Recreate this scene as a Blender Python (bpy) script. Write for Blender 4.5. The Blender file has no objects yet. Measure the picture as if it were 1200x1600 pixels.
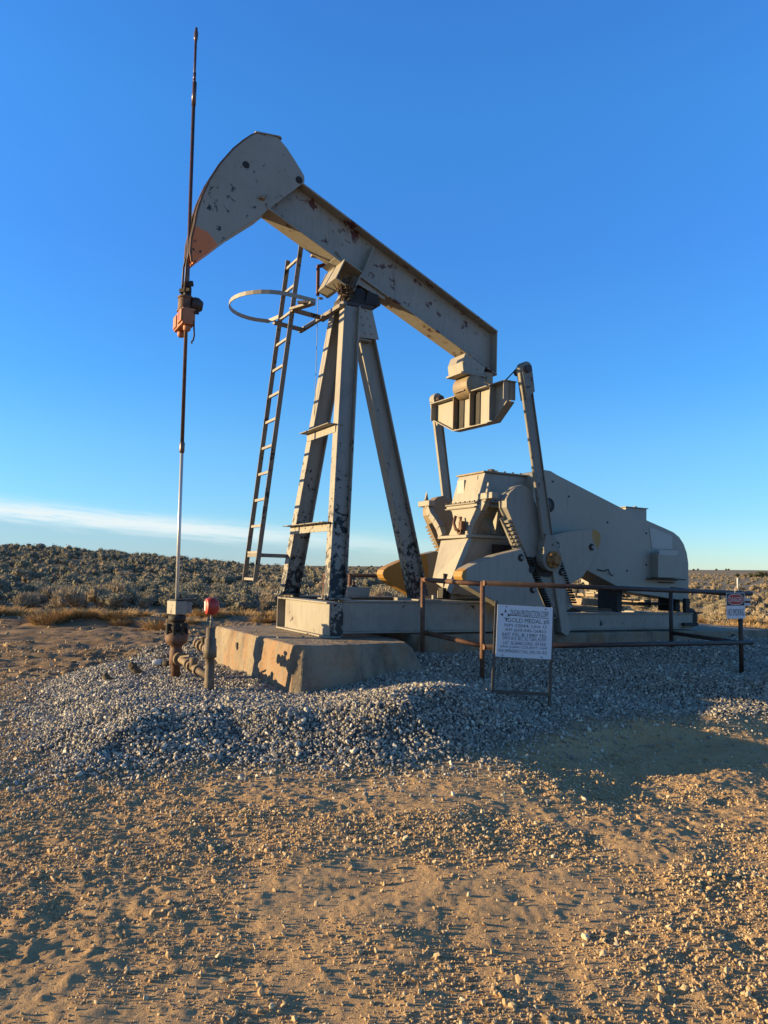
import bpy, bmesh, math, random
import numpy as np
from mathutils import Vector, Matrix
random.seed(7); rng = np.random.default_rng(11)
sc = bpy.context.scene
R = math.radians

# ------------------------------------------------------------------ camera, world, sun, exposure
EYE = 1.55
F_PX, PITCH, ROLL = 1205.0, R(4.1), R(0.7)
cam_d = bpy.data.cameras.new('camera'); cam = bpy.data.objects.new('camera', cam_d)
sc.collection.objects.link(cam); sc.camera = cam
cam_d.sensor_fit = 'VERTICAL'; cam_d.sensor_height = 36; cam_d.lens = 36 * F_PX / 1600
cam_d.clip_start = 0.05; cam_d.clip_end = 20000
fw = Vector((0, math.cos(PITCH), math.sin(PITCH))); r0 = Vector((1, 0, 0)); u0 = Vector((0, -math.sin(PITCH), math.cos(PITCH)))
rt = r0 * math.cos(ROLL) + u0 * math.sin(ROLL); up = u0 * math.cos(ROLL) - r0 * math.sin(ROLL)
M = Matrix((rt, up, -fw)).transposed().to_4x4(); M.translation = Vector((0, 0, EYE)); cam.matrix_world = M

SUN_EL, SUN_TRAVEL = R(10.2), R(1.0)          # light travels towards +X
w = bpy.data.worlds.new('World'); sc.world = w; w.use_nodes = True
nt = w.node_tree; N = nt.nodes; Lk = nt.links; N.clear()
out = N.new('ShaderNodeOutputWorld'); bg = N.new('ShaderNodeBackground'); sky = N.new('ShaderNodeTexSky')
sky.sky_type = 'NISHITA'; sky.sun_disc = False; sky.sun_elevation = SUN_EL; sky.sun_rotation = R(270) + SUN_TRAVEL * -1
sky.altitude = 1800; sky.air_density = 1.0; sky.dust_density = 0.2; sky.ozone_density = 2.0
bg.inputs['Strength'].default_value = 0.0655
hsv = N.new('ShaderNodeHueSaturation'); hsv.inputs['Saturation'].default_value = 1.0; hsv.inputs['Value'].default_value = 1.0
Lk.new(sky.outputs[0], hsv.inputs['Color'])
tc = N.new('ShaderNodeTexCoord'); sep = N.new('ShaderNodeSeparateXYZ'); Lk.new(tc.outputs['Generated'], sep.inputs[0])
def wm(op, a, b=None, c=None):
    n = N.new('ShaderNodeMath'); n.operation = op
    for i, v in enumerate((a, b, c)):
        if v is None: continue
        if isinstance(v, (int, float)): n.inputs[i].default_value = v
        else: Lk.new(v, n.inputs[i])
    return n.outputs[0]
t_ = wm('DIVIDE', sep.outputs[0], wm('MAXIMUM', sep.outputs[1], 0.05))
zc = wm('MULTIPLY_ADD', t_, -0.066, 0.029)
dz = wm('SUBTRACT', sep.outputs[2], zc)
cmb = N.new('ShaderNodeCombineXYZ')
Lk.new(wm('MULTIPLY', t_, 8.0), cmb.inputs[0]); Lk.new(wm('MULTIPLY', dz, 120.0), cmb.inputs[1])
nz = N.new('ShaderNodeTexNoise'); nz.inputs['Scale'].default_value = 1.6; nz.inputs['Detail'].default_value = 9; nz.inputs['Roughness'].default_value = 0.6
Lk.new(cmb.outputs[0], nz.inputs['Vector'])
dzw = wm('ADD', dz, wm('MULTIPLY', wm('SUBTRACT', nz.outputs[0], 0.5), 0.024))
band = wm('POWER', 2.718, wm('MULTIPLY', wm('MULTIPLY', dzw, dzw), -9500.0))
fade = wm('MULTIPLY', wm('SMOOTHSTEP', 0.12, -0.35, t_) if False else wm('MINIMUM', wm('MAXIMUM', wm('MULTIPLY_ADD', t_, -2.6, 0.35), 0.0), 1.0), band)
cl = wm('MULTIPLY', fade, wm('MINIMUM', wm('MAXIMUM', wm('MULTIPLY_ADD', nz.outputs[0], 5.5, -1.45), 0.0), 0.95))
veil = wm('MULTIPLY', wm('MINIMUM', wm('MAXIMUM', wm('MULTIPLY_ADD', dz, -60.0, 0.1), 0.0), 1.0), wm('MINIMUM', wm('MAXIMUM', wm('MULTIPLY_ADD', t_, -2.0, 0.35), 0.0), 0.6))
# grade the clear sky by elevation (deep blue high up, pale at the horizon; zenith dimmed to weaken the fill)
gr = N.new('ShaderNodeValToRGB'); Lk.new(sep.outputs[2], gr.inputs[0]); ge = gr.color_ramp.elements
GT = ((0.0, (.84, 1.08, 1.48)), (0.07, (.71, 1.13, 1.53)), (0.151, (.72, 1.29, 1.69)), (0.232, (.58, 1.33, 1.95)), (0.384, (.60, 1.43, 2.34)), (0.515, (.66, 1.72, 2.65)), (0.62, (.68, 1.70, 2.80)), (0.9, (.52, .66, .72)))
while len(ge) < len(GT): ge.new(0.5)
for i, (p_, c_) in enumerate(GT): ge[i].position = p_; ge[i].color = (c_[0] / 3, c_[1] / 3, c_[2] / 3, 1)
gm = N.new('ShaderNodeVectorMath'); gm.operation = 'MULTIPLY'; Lk.new(hsv.outputs[0], gm.inputs[0]); Lk.new(gr.outputs[0], gm.inputs[1])
gs = N.new('ShaderNodeVectorMath'); gs.operation = 'SCALE'; Lk.new(gm.outputs[0], gs.inputs[0]); gs.inputs['Scale'].default_value = 3.0
mixv = N.new('ShaderNodeMix'); mixv.data_type = 'RGBA'; Lk.new(veil, mixv.inputs[0]); Lk.new(gs.outputs[0], mixv.inputs[6]); mixv.inputs[7].default_value = (2.3, 3.6, 4.5, 1)
mixc = N.new('ShaderNodeMix'); mixc.data_type = 'RGBA'; Lk.new(cl, mixc.inputs[0]); Lk.new(mixv.outputs[2], mixc.inputs[6]); mixc.inputs[7].default_value = (5.6, 6.2, 6.3, 1)
Lk.new(mixc.outputs[2], bg.inputs[0]); Lk.new(bg.outputs[0], out.inputs[0])

sun_d = bpy.data.lights.new('sun', 'SUN'); sun = bpy.data.objects.new('sun', sun_d); sc.collection.objects.link(sun)
sun_d.energy = 5.0; sun_d.angle = R(0.5); sun_d.color = (1.0, 0.74, 0.38)
trav = Vector((math.cos(SUN_TRAVEL) * math.cos(SUN_EL), math.sin(SUN_TRAVEL) * math.cos(SUN_EL), -math.sin(SUN_EL)))
sun.rotation_euler = trav.to_track_quat('-Z', 'Y').to_euler(); sun.location = (-30, 0, 20)
sc.view_settings.view_transform = 'Standard'; sc.view_settings.look = 'None'; sc.view_settings.exposure = 1.2; sc.view_settings.gamma = 1.0

# ------------------------------------------------------------------ node helpers / materials
ALB = 0.45      # scales every base colour down, to deepen shade under the raised exposure
class NB:
    def __init__(s, name):
        s.m = bpy.data.materials.new(name); s.m.use_nodes = True; s.t = s.m.node_tree
        s.b = s.t.nodes['Principled BSDF']; s.tc = s.t.nodes.new('ShaderNodeTexCoord')
    def n(s, k): return s.t.nodes.new(k)
    def l(s, a, b): s.t.links.new(a, b)
    def math(s, op, a, b=None, c=None, clamp=False):
        n = s.n('ShaderNodeMath'); n.operation = op; n.use_clamp = clamp
        for i, v in enumerate((a, b, c)):
            if v is None: continue
            if isinstance(v, (int, float)): n.inputs[i].default_value = v
            else: s.l(v, n.inputs[i])
        return n.outputs[0]
    def noise(s, scale, detail=4, rough=0.55, vec=None, stretch=None, dist=0.0):
        n = s.n('ShaderNodeTexNoise'); n.inputs['Scale'].default_value = scale; n.inputs['Detail'].default_value = detail
        n.inputs['Roughness'].default_value = rough; n.inputs['Distortion'].default_value = dist
        v = vec or s.tc.outputs['Object']
        if stretch:
            mp = s.n('ShaderNodeMapping'); mp.inputs['Scale'].default_value = stretch; s.l(v, mp.inputs['Vector']); v = mp.outputs[0]
        s.l(v, n.inputs['Vector']); return n.outputs[0]
    def step(s, v, a, b):
        n = s.n('ShaderNodeMapRange'); s.l(v, n.inputs[0]); n.inputs[1].default_value = a; n.inputs[2].default_value = b; return n.outputs[0]
    def mix(s, f, a, b):
        n = s.n('ShaderNodeMix'); n.data_type = 'RGBA'
        if isinstance(f, (int, float)): n.inputs[0].default_value = f
        else: s.l(f, n.inputs[0])
        for i, c in ((6, a), (7, b)):
            if isinstance(c, tuple): n.inputs[i].default_value = (*c, 1)
            else: s.l(c, n.inputs[i])
        return n.outputs[2]
    def bump(s, h, strength, dist):
        n = s.n('ShaderNodeBump'); n.inputs['Strength'].default_value = strength; n.inputs['Distance'].default_value = dist
        s.l(h, n.inputs['Height']); s.l(n.outputs[0], s.b.inputs['Normal'])
    def col(s, c):
        if isinstance(c, tuple): s.b.inputs['Base Color'].default_value = (*[v * ALB for v in c], 1)
        else:
            n = s.n('ShaderNodeVectorMath'); n.operation = 'SCALE'; s.l(c, n.inputs[0]); n.inputs['Scale'].default_value = ALB; s.l(n.outputs[0], s.b.inputs['Base Color'])
    def rough(s, r):
        if isinstance(r, (int, float)): s.b.inputs['Roughness'].default_value = r
        else: s.l(r, s.b.inputs['Roughness'])

CREAM = (0.54, 0.49, 0.405)
def paint(name, base=CREAM, chip=0.60, chipcol=(0.022, 0.018, 0.016), dirt=0.5, zpeel=None, rust=0.0, tip=None, rough=0.55, streak=0.35, chs=9.5):
    """weathered oilfield paint: chalky base, dark chips, rust bleeding, grease smears"""
    k = NB(name)
    big = k.noise(1.1, 4); fine = k.noise(9, 8, 0.68); mask = k.noise(2.3, 3, vec=None)
    c = k.mix(k.step(big, 0.35, 0.7), base, tuple(x * y for x, y in zip(base, (0.86, 0.84, 0.80))))
    c = k.mix(k.math('MULTIPLY', k.step(fine, 0.3, 0.75), 0.16), c, (0.75, 0.70, 0.60))
    if tip:
        for (tp, rad, tcol) in tip:
            vd = k.n('ShaderNodeVectorMath'); vd.operation = 'DISTANCE'; k.l(k.tc.outputs['Object'], vd.inputs[0]); vd.inputs[1].default_value = tp
            d = k.math('ADD', vd.outputs['Value'], k.math('MULTIPLY', k.math('SUBTRACT', fine, 0.5), 0.10))
            c = k.mix(k.step(d, rad, rad - 0.02), c, tcol)
    # dusty vertical streaks
    st = k.noise(5.0, 5, 0.6, stretch=(5, 5, 0.45))
    c = k.mix(k.math('MULTIPLY', k.step(st, 0.52, 0.78), streak), c, (0.16, 0.115, 0.075))
    sm = k.noise(1.7, 6, 0.7, dist=0.6)
    c = k.mix(k.math('MULTIPLY', k.step(sm, 0.56, 0.8), dirt), c, (0.12, 0.09, 0.06))
    if rust: c = k.mix(k.math('MULTIPLY', k.step(k.noise(3.2, 7, 0.7), 0.5, 0.68), rust), c, (0.22, 0.085, 0.035))
    th = chip
    cn = k.noise(chs, 9, 0.66, dist=0.4)
    v = k.math('ADD', cn, k.math('MULTIPLY', k.math('SUBTRACT', mask, 0.5), 0.45))
    if zpeel:
        sp = k.n('ShaderNodeSeparateXYZ'); k.l(k.tc.outputs['Object'], sp.inputs[0])
        v = k.math('ADD', v, k.math('MULTIPLY', k.step(sp.outputs[2], zpeel[0], zpeel[1]), zpeel[2]))
    bv = k.n('ShaderNodeBevel'); bv.samples = 3; bv.inputs['Radius'].default_value = 0.011; gg = k.n('ShaderNodeNewGeometry'); dp = k.n('ShaderNodeVectorMath'); dp.operation = 'DOT_PRODUCT'
    k.l(bv.outputs[0], dp.inputs[0]); k.l(gg.outputs['Normal'], dp.inputs[1]); edge = k.step(dp.outputs['Value'], 0.985, 0.80)
    c = k.mix(k.math('MULTIPLY', edge, k.math('MULTIPLY', k.step(fine, 0.42, 0.6), 0.55)), c, (0.20, 0.10, 0.055))
    v = k.math('ADD', v, k.math('MULTIPLY', edge, 0.085))
    # rust runs below chips
    rr_ = k.noise(7, 4, 0.6, stretch=(3.2, 3.2, 0.22)); c = k.mix(k.math('MULTIPLY', k.math('MULTIPLY', k.step(rr_, 0.60, 0.74), k.step(mask, 0.42, 0.6)), 0.45), c, (0.27, 0.13, 0.06))
    chipm = k.step(v, th, th + 0.02)
    halo = k.step(v, th - 0.035, th)
    c = k.mix(k.math('MULTIPLY', halo, 0.35), c, (0.30, 0.17, 0.09))
    c = k.mix(chipm, c, chipcol)
    k.col(c); k.rough(k.math('MULTIPLY_ADD', fine, 0.3, rough - 0.12))
    h = k.math('MULTIPLY_ADD', chipm, -0.6, k.math('MULTIPLY', fine, 0.5)); k.bump(h, 0.5, 0.004)
    return k.m
m_paint = paint('weathered cream paint', chip=0.70)
m_head = paint('chipped cream paint', chip=0.635, dirt=0.2, streak=0.12, tip=[((-1.68, -0.13, 4.42), 0.45, (1.15, 0.31, 0.07))])
m_leg = paint('peeling cream paint', chip=0.70, chs=14, zpeel=(2.8, 0.5, 0.21))
m_pit = paint('shade-toned pitman paint', base=(0.34, 0.31, 0.26), chip=0.64, dirt=0.7)  # darker base carries the shade of the near arm's side face
m_crank = paint('shade-toned crank paint', base=(0.42, 0.39, 0.33), chip=0.68, dirt=0.7)  # base darkened to put the near crank's shade into its colour
m_lad = paint('grimy shade-darkened ladder paint', base=(0.30, 0.25, 0.19), chip=0.60, dirt=0.7, chipcol=(0.03, 0.022, 0.018))  # base darkened beyond the grime for the shaded sides of the rails
m_skid = paint('dirty cream skid paint', chip=0.685, dirt=0.35, rust=0.25)
m_peel = paint('badly peeled cream paint', chip=0.51)
m_house = paint('smooth cream housing paint', base=(0.50, 0.465, 0.385), chip=0.80, dirt=0.15, streak=0.1, rough=0.45)
m_patch = paint('fresh pale repaint', base=(0.66, 0.66, 0.63), chip=0.9, dirt=0.05, streak=0.05, rough=0.4)
m_tan = paint('tan stained paint', base=(0.50, 0.36, 0.20), chip=0.72, dirt=0.6, rust=0.5)
YEL = (0.62, 0.33, 0.055)
m_yel = paint('faded safety yellow paint', base=YEL, chip=0.74, dirt=0.25)
m_wt = paint('counterweight paint', chip=0.76, dirt=0.2, tip=[((1.55, -1.06, 0.80), 0.19, YEL), ((4.06, -1.06, 1.40), 0.24, YEL)])
m_wtf = paint('far counterweight paint', chip=0.76, dirt=0.2, tip=[((1.6, 1.06, 0.80), 0.85, YEL), ((4.06, 1.06, 1.40), 0.24, YEL)])
def simple(name, c1, c2, scale=8, rough=0.6, metal=0.0, bump=0.3, bd=0.004, detail=6, lo=0.35, hi=0.65, stretch=None):
    k = NB(name); n = k.noise(scale, detail, 0.65, stretch=stretch)
    k.col(k.mix(k.step(n, lo, hi), c1, c2)); k.rough(rough); k.b.inputs['Metallic'].default_value = metal
    if bump: k.bump(n, bump, bd)
    return k.m
m_rust = simple('rusty pipe steel', (0.16, 0.062, 0.032), (0.30, 0.15, 0.085), 14, 0.75)
m_drust = simple('dark rusty steel', (0.045, 0.026, 0.020), (0.10, 0.05, 0.032), 12, 0.6)
m_black = simple('greasy black steel', (0.014, 0.011, 0.010), (0.05, 0.035, 0.025), 9, 0.75)
m_rodbright = simple('polished steel rod', (1.25, 1.22, 1.18), (1.1, 1.08, 1.0), 20, 0.34, metal=0.35, bump=0)
m_roddark = simple('oily sucker rod', (0.17, 0.095, 0.085), (0.28, 0.17, 0.15), 16, 0.35, metal=0.4)
m_cable = simple('wire rope', (0.04, 0.025, 0.022), (0.11, 0.065, 0.05), 60, 0.6)
m_pin = simple('rusty orange hub', (0.62, 0.30, 0.07), (0.30, 0.12, 0.04), 22, 0.75)
m_orange = simple('faded orange casting', (0.66, 0.19, 0.065), (0.74, 0.28, 0.11), 10, 0.6)
m_red = simple('red enamel', (0.85, 0.07, 0.04), (0.65, 0.05, 0.03), 9, 0.45)
m_dred = simple('dark red painted bar', (0.20, 0.015, 0.015), (0.10, 0.015, 0.012), 9, 0.55)
m_white = simple('white enamel', (1.2, 1.2, 1.18), (1.0, 1.0, 0.97), 7, 0.5)
m_sign = simple('white sign enamel', (1.25, 1.3, 1.42), (1.12, 1.17, 1.28), 5, 0.38, bump=0.05)
m_ink = simple('navy sign ink', (0.010, 0.012, 0.022), (0.02, 0.022, 0.035), 40, 0.5, bump=0)
m_grey = simple('galvanised pipe', (0.42, 0.40, 0.36), (0.26, 0.24, 0.21), 9, 0.55)
m_cbox = paint('chipped white box paint', base=(0.48, 0.44, 0.36), chip=0.60)
m_riser = simple('weathered riser pipe', (0.38, 0.27, 0.17), (0.12, 0.085, 0.06), 9, 0.7)
m_mudpipe = simple('muddy tan pipe', (0.40, 0.30, 0.19), (0.24, 0.15, 0.085), 12, 0.75)
m_nest = simple('dry twigs', (0.26, 0.17, 0.10), (0.15, 0.09, 0.05), 20, 0.9)
m_stub = simple('old wooden stub', (0.25, 0.18, 0.10), (0.14, 0.10, 0.06), 25, 0.9)
m_cord = simple('pale cord', (0.6, 0.58, 0.55), (0.5, 0.48, 0.45), 9, 0.7, bump=0)

def concrete_mat():
    k = NB('weathered concrete')
    n1 = k.noise(1.6, 5); n2 = k.noise(22, 8, 0.7); n3 = k.noise(3.5, 5, 0.6, stretch=(1, 1, 0.35))
    c = k.mix(k.step(n1, 0.3, 0.7), (0.62, 0.49, 0.33), (0.40, 0.31, 0.21))
    c = k.mix(k.math('MULTIPLY', k.step(n3, 0.47, 0.66), 0.7), c, (0.62, 0.29, 0.10))
    c = k.mix(k.math('MULTIPLY', k.step(k.noise(2.4, 8, 0.72, stretch=(1.2, 1.2, 0.5)), 0.48, 0.66), 0.7), c, (0.12, 0.095, 0.075))
    c = k.mix(k.math('MULTIPLY', k.step(n2, 0.4, 0.75), 0.25), c, (0.52, 0.47, 0.40))
    k.col(c); k.rough(0.9); pit = k.step(k.noise(34, 2, 0.5), 0.68, 0.74); k.bump(k.math('SUBTRACT', k.math('ADD', n2, k.math('MULTIPLY', k.noise(5, 6, 0.65), 2.5)), pit), 0.9, 0.014)
    return k.m
m_conc = concrete_mat()

def ground_mat():
    k = NB('desert dirt'); att = k.n('ShaderNodeAttribute'); att.attribute_name = 'zone'
    sp = k.n('ShaderNodeSeparateXYZ'); k.l(att.outputs['Color'], sp.inputs[0])
    n1 = k.noise(0.8, 6, 0.6); n2 = k.noise(5, 8, 0.7); n3 = k.noise(45, 6, 0.7); n4 = k.noise(160, 3, 0.6)
    c = k.mix(k.step(n1, 0.32, 0.68), (1.02, 0.66, 0.34), (0.86, 0.54, 0.265))
    c = k.mix(k.math('MULTIPLY', k.step(n2, 0.45, 0.7), 0.5), c, (1.05, 0.74, 0.40))
    c = k.mix(k.math('MULTIPLY', k.step(n3, 0.5, 0.75), 0.4), c, (0.46, 0.30, 0.17))
    c = k.mix(k.math('MULTIPLY', k.step(n4, 0.55, 0.75), 0.3), c, (0.98, 0.76, 0.48))
    road = k.mix(k.step(n2, 0.3, 0.7), (0.66, 0.44, 0.25), (0.46, 0.30, 0.17))
    rs_ = k.noise(2.2, 6, 0.65, stretch=(0.16, 1.6, 1))
    road = k.mix(k.math('MULTIPLY', k.step(rs_, 0.5, 0.66), 0.7), road, (0.17, 0.12, 0.08)); road = k.mix(k.math('MULTIPLY', k.step(rs_, 0.46, 0.34), 0.5), road, (0.56, 0.43, 0.28))  # dark stretched streaks put the shadows of the ruts into the colour
    c = k.mix(sp.outputs[2], c, road)
    br = k.mix(k.step(k.noise(0.5, 6, 0.65), 0.35, 0.65), (0.62, 0.48, 0.30), (0.40, 0.31, 0.195))
    br = k.mix(k.math('MULTIPLY', k.step(k.noise(0.06, 8, 0.7, stretch=(0.4, 1.5, 1)), 0.5, 0.62), 0.5), br, (0.30, 0.26, 0.17))
    c = k.mix(sp.outputs[1], c, br)
    gv = k.mix(k.step(n3, 0.3, 0.7), (0.15, 0.13, 0.11), (0.24, 0.21, 0.18))
    c = k.mix(sp.outputs[0], c, gv)
    k.col(c); k.rough(0.95); k.b.inputs['Specular IOR Level'].default_value = 0.15
    k.bump(k.math('ADD', k.math('MULTIPLY', n3, 1.0), k.math('MULTIPLY', n4, 0.4)), 0.8, 0.012)
    return k.m
m_ground = ground_mat()
def island_mat(name, cols, rough=0.85, spec=0.3, bump=True, trans=0):
    k = NB(name); g = k.n('ShaderNodeNewGeometry'); cr = k.n('ShaderNodeValToRGB'); k.l(g.outputs['Random Per Island'], cr.inputs[0])
    e = cr.color_ramp.elements
    while len(e) < len(cols): e.new(0.5)
    for i, c in enumerate(cols): e[i].position = i / (len(cols) - 1); e[i].color = (*c, 1)
    k.col(cr.outputs[0]); k.rough(rough); k.b.inputs['Specular IOR Level'].default_value = spec
    if bump: k.bump(k.noise(60, 3), 0.4, 0.004)
    return k.m
m_gravel = island_mat('crushed grey stone', [(0.28, 0.25, 0.22), (0.62, 0.54, 0.43), (0.42, 0.39, 0.34), (0.80, 0.70, 0.55), (0.50, 0.41, 0.30), (0.62, 0.57, 0.49), (1.3, 1.15, 0.9), (0.50, 0.45, 0.38), (0.34, 0.30, 0.25)], 0.6, 0.4)
m_pebble = island_mat('tan pebbles', [(0.92, 0.62, 0.33), (0.80, 0.52, 0.26), (1.02, 0.76, 0.43), (0.66, 0.44, 0.235), (0.95, 0.67, 0.37), (0.88, 0.59, 0.31), (1.3, 1.08, 0.70)], 0.8)
m_sage = island_mat('grey-green sagebrush leaves', [(0.50, 0.445, 0.30), (0.68, 0.60, 0.41), (0.40, 0.36, 0.24), (0.80, 0.71, 0.50), (0.56, 0.50, 0.34)], 0.9, 0.1, False)
m_sage2 = island_mat('dry tan brush leaves', [(0.88, 0.70, 0.45), (0.74, 0.58, 0.36), (1.0, 0.82, 0.55), (0.62, 0.49, 0.31)], 0.9, 0.1, False)
m_grass = island_mat('golden dry grass', [(0.98, 0.62, 0.27), (0.82, 0.50, 0.2), (1.1, 0.76, 0.38), (0.74, 0.49, 0.24)], 0.9, 0.1, False)
m_stem = simple('woody brush stems', (0.12, 0.09, 0.06), (0.08, 0.06, 0.04), 20, 0.9, bump=0)
m_core = simple('twiggy sagebrush heart', (0.34, 0.30, 0.20), (0.16, 0.14, 0.10), 26, 0.95, bump=0.8, bd=0.03)
m_core2 = simple('twiggy dry brush heart', (0.50, 0.38, 0.24), (0.26, 0.19, 0.12), 26, 0.95, bump=0.8, bd=0.03)
m_jun = island_mat('dark juniper leaves', [(0.14, 0.14, 0.08), (0.20, 0.19, 0.11), (0.17, 0.165, 0.095)], 0.9, 0.1, False)

# ------------------------------------------------------------------ mesh builder
TH, TAU = R(28.5), R(1.0)
PA = Vector((math.cos(TH) * math.cos(TAU), math.sin(TH) * math.cos(TAU), -math.sin(TAU)))
PV = Vector((math.sin(TH), -math.cos(TH), 0)); PN = PA.cross(-PV)
PO = Vector((-1.016, 9.8115, 0.71))
PUMP = Matrix((PA, -PV, PN)).transposed().to_4x4(); PUMP.translation = PO
def W(u, v, z): return PO + PA * u + PV * v + PN * z      # machine frame (u along, v to the near side, up) -> world

class MB:
    """collects shapes into one mesh; flip=True takes (u, v, w) machine coordinates (y = -v)"""
    def __init__(s, flip=False): s.bm = bmesh.new(); s.f = flip
    def P(s, p): return Vector((p[0], -p[1], p[2])) if s.f else Vector(p)
    def hull(s, pts, faces, smooth=(), mi=0):
        vs = [s.bm.verts.new(s.P(p)) for p in pts]
        for i, f in enumerate(faces):
            try:
                g = s.bm.faces.new([vs[j] for j in f]); g.material_index = mi; g.smooth = (i in smooth) if not isinstance(smooth, bool) else smooth
            except ValueError: pass
    def prism(s, poly, v0, v1, mi=0, axis='v'):
        """poly of (u,w) points extruded v0..v1 (axis 'v'), or of (v,w) points extruded in u (axis 'u')"""
        n = len(poly)
        mk = {'v': lambda a, b, t: (a, t, b), 'u': lambda a, b, t: (t, a, b), 'w': lambda a, b, t: (a, b, t)}[axis]
        pts = [mk(a, b, v0) for a, b in poly] + [mk(a, b, v1) for a, b in poly]
        fs = [tuple(range(n)), tuple(range(2 * n - 1, n - 1, -1))] + [(i, n + i, n + (i + 1) % n, (i + 1) % n) for i in range(n)]
        s.hull(pts, fs, mi=mi); return s
    def box(s, a, b, mi=0):
        (x0, y0, z0), (x1, y1, z1) = a, b
        return s.prism([(x0, z0), (x1, z0), (x1, z1), (x0, z1)], y0, y1, mi)
    def bar(s, p, q, wa, wb, ref=(0, 0, 1), mi=0):
        """rectangular bar p->q; wb measured along ref (made perpendicular), wa across"""
        p, q = Vector(p), Vector(q); d = (q - p).normalized(); rf = Vector(ref); b = (rf - d * rf.dot(d)).normalized(); a = d.cross(b)
        pts = [tuple(c + a * sa * wa / 2 + b * sb * wb / 2) for c in (p, q) for sa, sb in ((-1, -1), (1, -1), (1, 1), (-1, 1))]
        s.hull(pts, [(0, 1, 2, 3), (7, 6, 5, 4), (0, 4, 5, 1), (1, 5, 6, 2), (2, 6, 7, 3), (3, 7, 4, 0)], mi=mi); return s
    def ibeam(s, p, q, wf, h, t=0.016, ref=(1, 0, 0), tw=0.012):
        """I section p->q; h along ref, flanges wf wide"""
        p, q = Vector(p), Vector(q); d = (q - p).normalized(); rf = Vector(ref); b = (rf - d * rf.dot(d)).normalized()
        s.bar(p + b * (h / 2 - t / 2), q + b * (h / 2 - t / 2), wf, t, b); s.bar(p - b * (h / 2 - t / 2), q - b * (h / 2 - t / 2), wf, t, b)
        s.bar(p, q, tw, h - 2 * t - 0.001, b); return s
    def tube(s, pts, r, seg=10, cap=True, mi=0):
        pts = [Vector(p) for p in pts]; n = len(pts); rs = r if isinstance(r, (list, tuple)) else [r] * n
        rings = []; prev = None
        for i, p in enumerate(pts):
            d = (pts[min(i + 1, n - 1)] - pts[max(i - 1, 0)])
            if d.length < 1e-9: d = pts[min(i + 2, n - 1)] - pts[max(i - 2, 0)]
            d.normalize(); rf = prev if prev is not None else (Vector((0, 0, 1)) if abs(d.z) < 0.9 else Vector((1, 0, 0)))
            a = (rf - d * rf.dot(d)).normalized(); b = d.cross(a); prev = a
            rings.append([s.bm.verts.new(s.P(p + (a * math.cos(t) + b * math.sin(t)) * rs[i])) for t in [2 * math.pi * k / seg for k in range(seg)]])
        for i in range(n - 1):
            for k in range(seg):
                f = s.bm.faces.new([rings[i][k], rings[i][(k + 1) % seg], rings[i + 1][(k + 1) % seg], rings[i + 1][k]]); f.smooth = True; f.material_index = mi
        if cap:
            for rg in (rings[0], rings[-1]): 
                f = s.bm.faces.new(rg); f.material_index = mi
        return s
    def lathe(s, c, prof, seg=20, axis=(0, 0, 1), mi=0):
        """profile of (radius, distance along axis) from point c"""
        ax = Vector(axis).normalized(); pts = []; rs = []
        c = Vector(c); rf = Vector((0, 0, 1)) if abs(ax.z) < 0.9 else Vector((1, 0, 0)); a = (rf - ax * rf.dot(ax)).normalized(); b = ax.cross(a)
        rings = [[s.bm.verts.new(s.P(c + ax * h + (a * math.cos(t) + b * math.sin(t)) * r)) for t in [2 * math.pi * k / seg for k in range(seg)]] for r, h in prof]
        for i in range(len(rings) - 1):
            for k in range(seg):
                f = s.bm.faces.new([rings[i][k], rings[i][(k + 1) % seg], rings[i + 1][(k + 1) % seg], rings[i + 1][k]])
                f.smooth = seg > 8 and abs(prof[i][0] - prof[i + 1][0]) < 1.5 * abs(prof[i][1] - prof[i + 1][1]); f.material_index = mi
        for rg in (rings[0], rings[-1]):
            f = s.bm.faces.new(rg); f.material_index = mi
        return s
    def build(s, name, mats, parent=None, bevel=0.0, label=None):
        bmesh.ops.recalc_face_normals(s.bm, faces=s.bm.faces)
        me = bpy.data.meshes.new(name); s.bm.to_mesh(me); s.bm.free()
        for m in (mats if isinstance(mats, (list, tuple)) else [mats]): me.materials.append(m)
        o = bpy.data.objects.new(name, me); sc.collection.objects.link(o)
        if parent: o.parent = parent
        if bevel:
            b = o.modifiers.new('bevel', 'BEVEL'); b.width = bevel; b.segments = 2; b.limit_method = 'ANGLE'; b.angle_limit = R(40)
        if label: o['label'] = label
        return o
def build_split(mb, name, mats, parent=None, bevel=0.0):
    """one object for every separate piece collected in mb"""
    bm = mb.bm; bm.faces.index_update(); bm.faces.ensure_lookup_table(); seen = set(); out_ = []
    for f in bm.faces:
        if f.index in seen: continue
        comp = []; st = [f]; seen.add(f.index)
        while st:
            g = st.pop(); comp.append(g)
            for e in g.edges:
                for h in e.link_faces:
                    if h.index not in seen: seen.add(h.index); st.append(h)
        n_ = MB(); mp_ = {}
        for g in comp:
            vs = [mp_.setdefault(v, None) or mp_.__setitem__(v, n_.bm.verts.new(v.co)) or mp_[v] for v in g.verts]
            k = n_.bm.faces.new(vs); k.smooth = g.smooth; k.material_index = g.material_index
        out_.append(n_)
    bm.free()
    return [n_.build(name, mats, parent, bevel) for n_ in out_]
def tag(o, label, cat, group=None, kind=None):
    if label: o['label'] = label
    if cat: o['category'] = cat
    if group: o['group'] = group
    if kind: o['kind'] = kind
    return o
def empty(name, label, cat, mat=None, loc=None, group=None):
    o = bpy.data.objects.new(name, None); sc.collection.objects.link(o); o.empty_display_size = 0.2
    if mat is not None: o.matrix_world = mat
    if loc is not None: o.location = loc
    return tag(o, label, cat, group)

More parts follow.
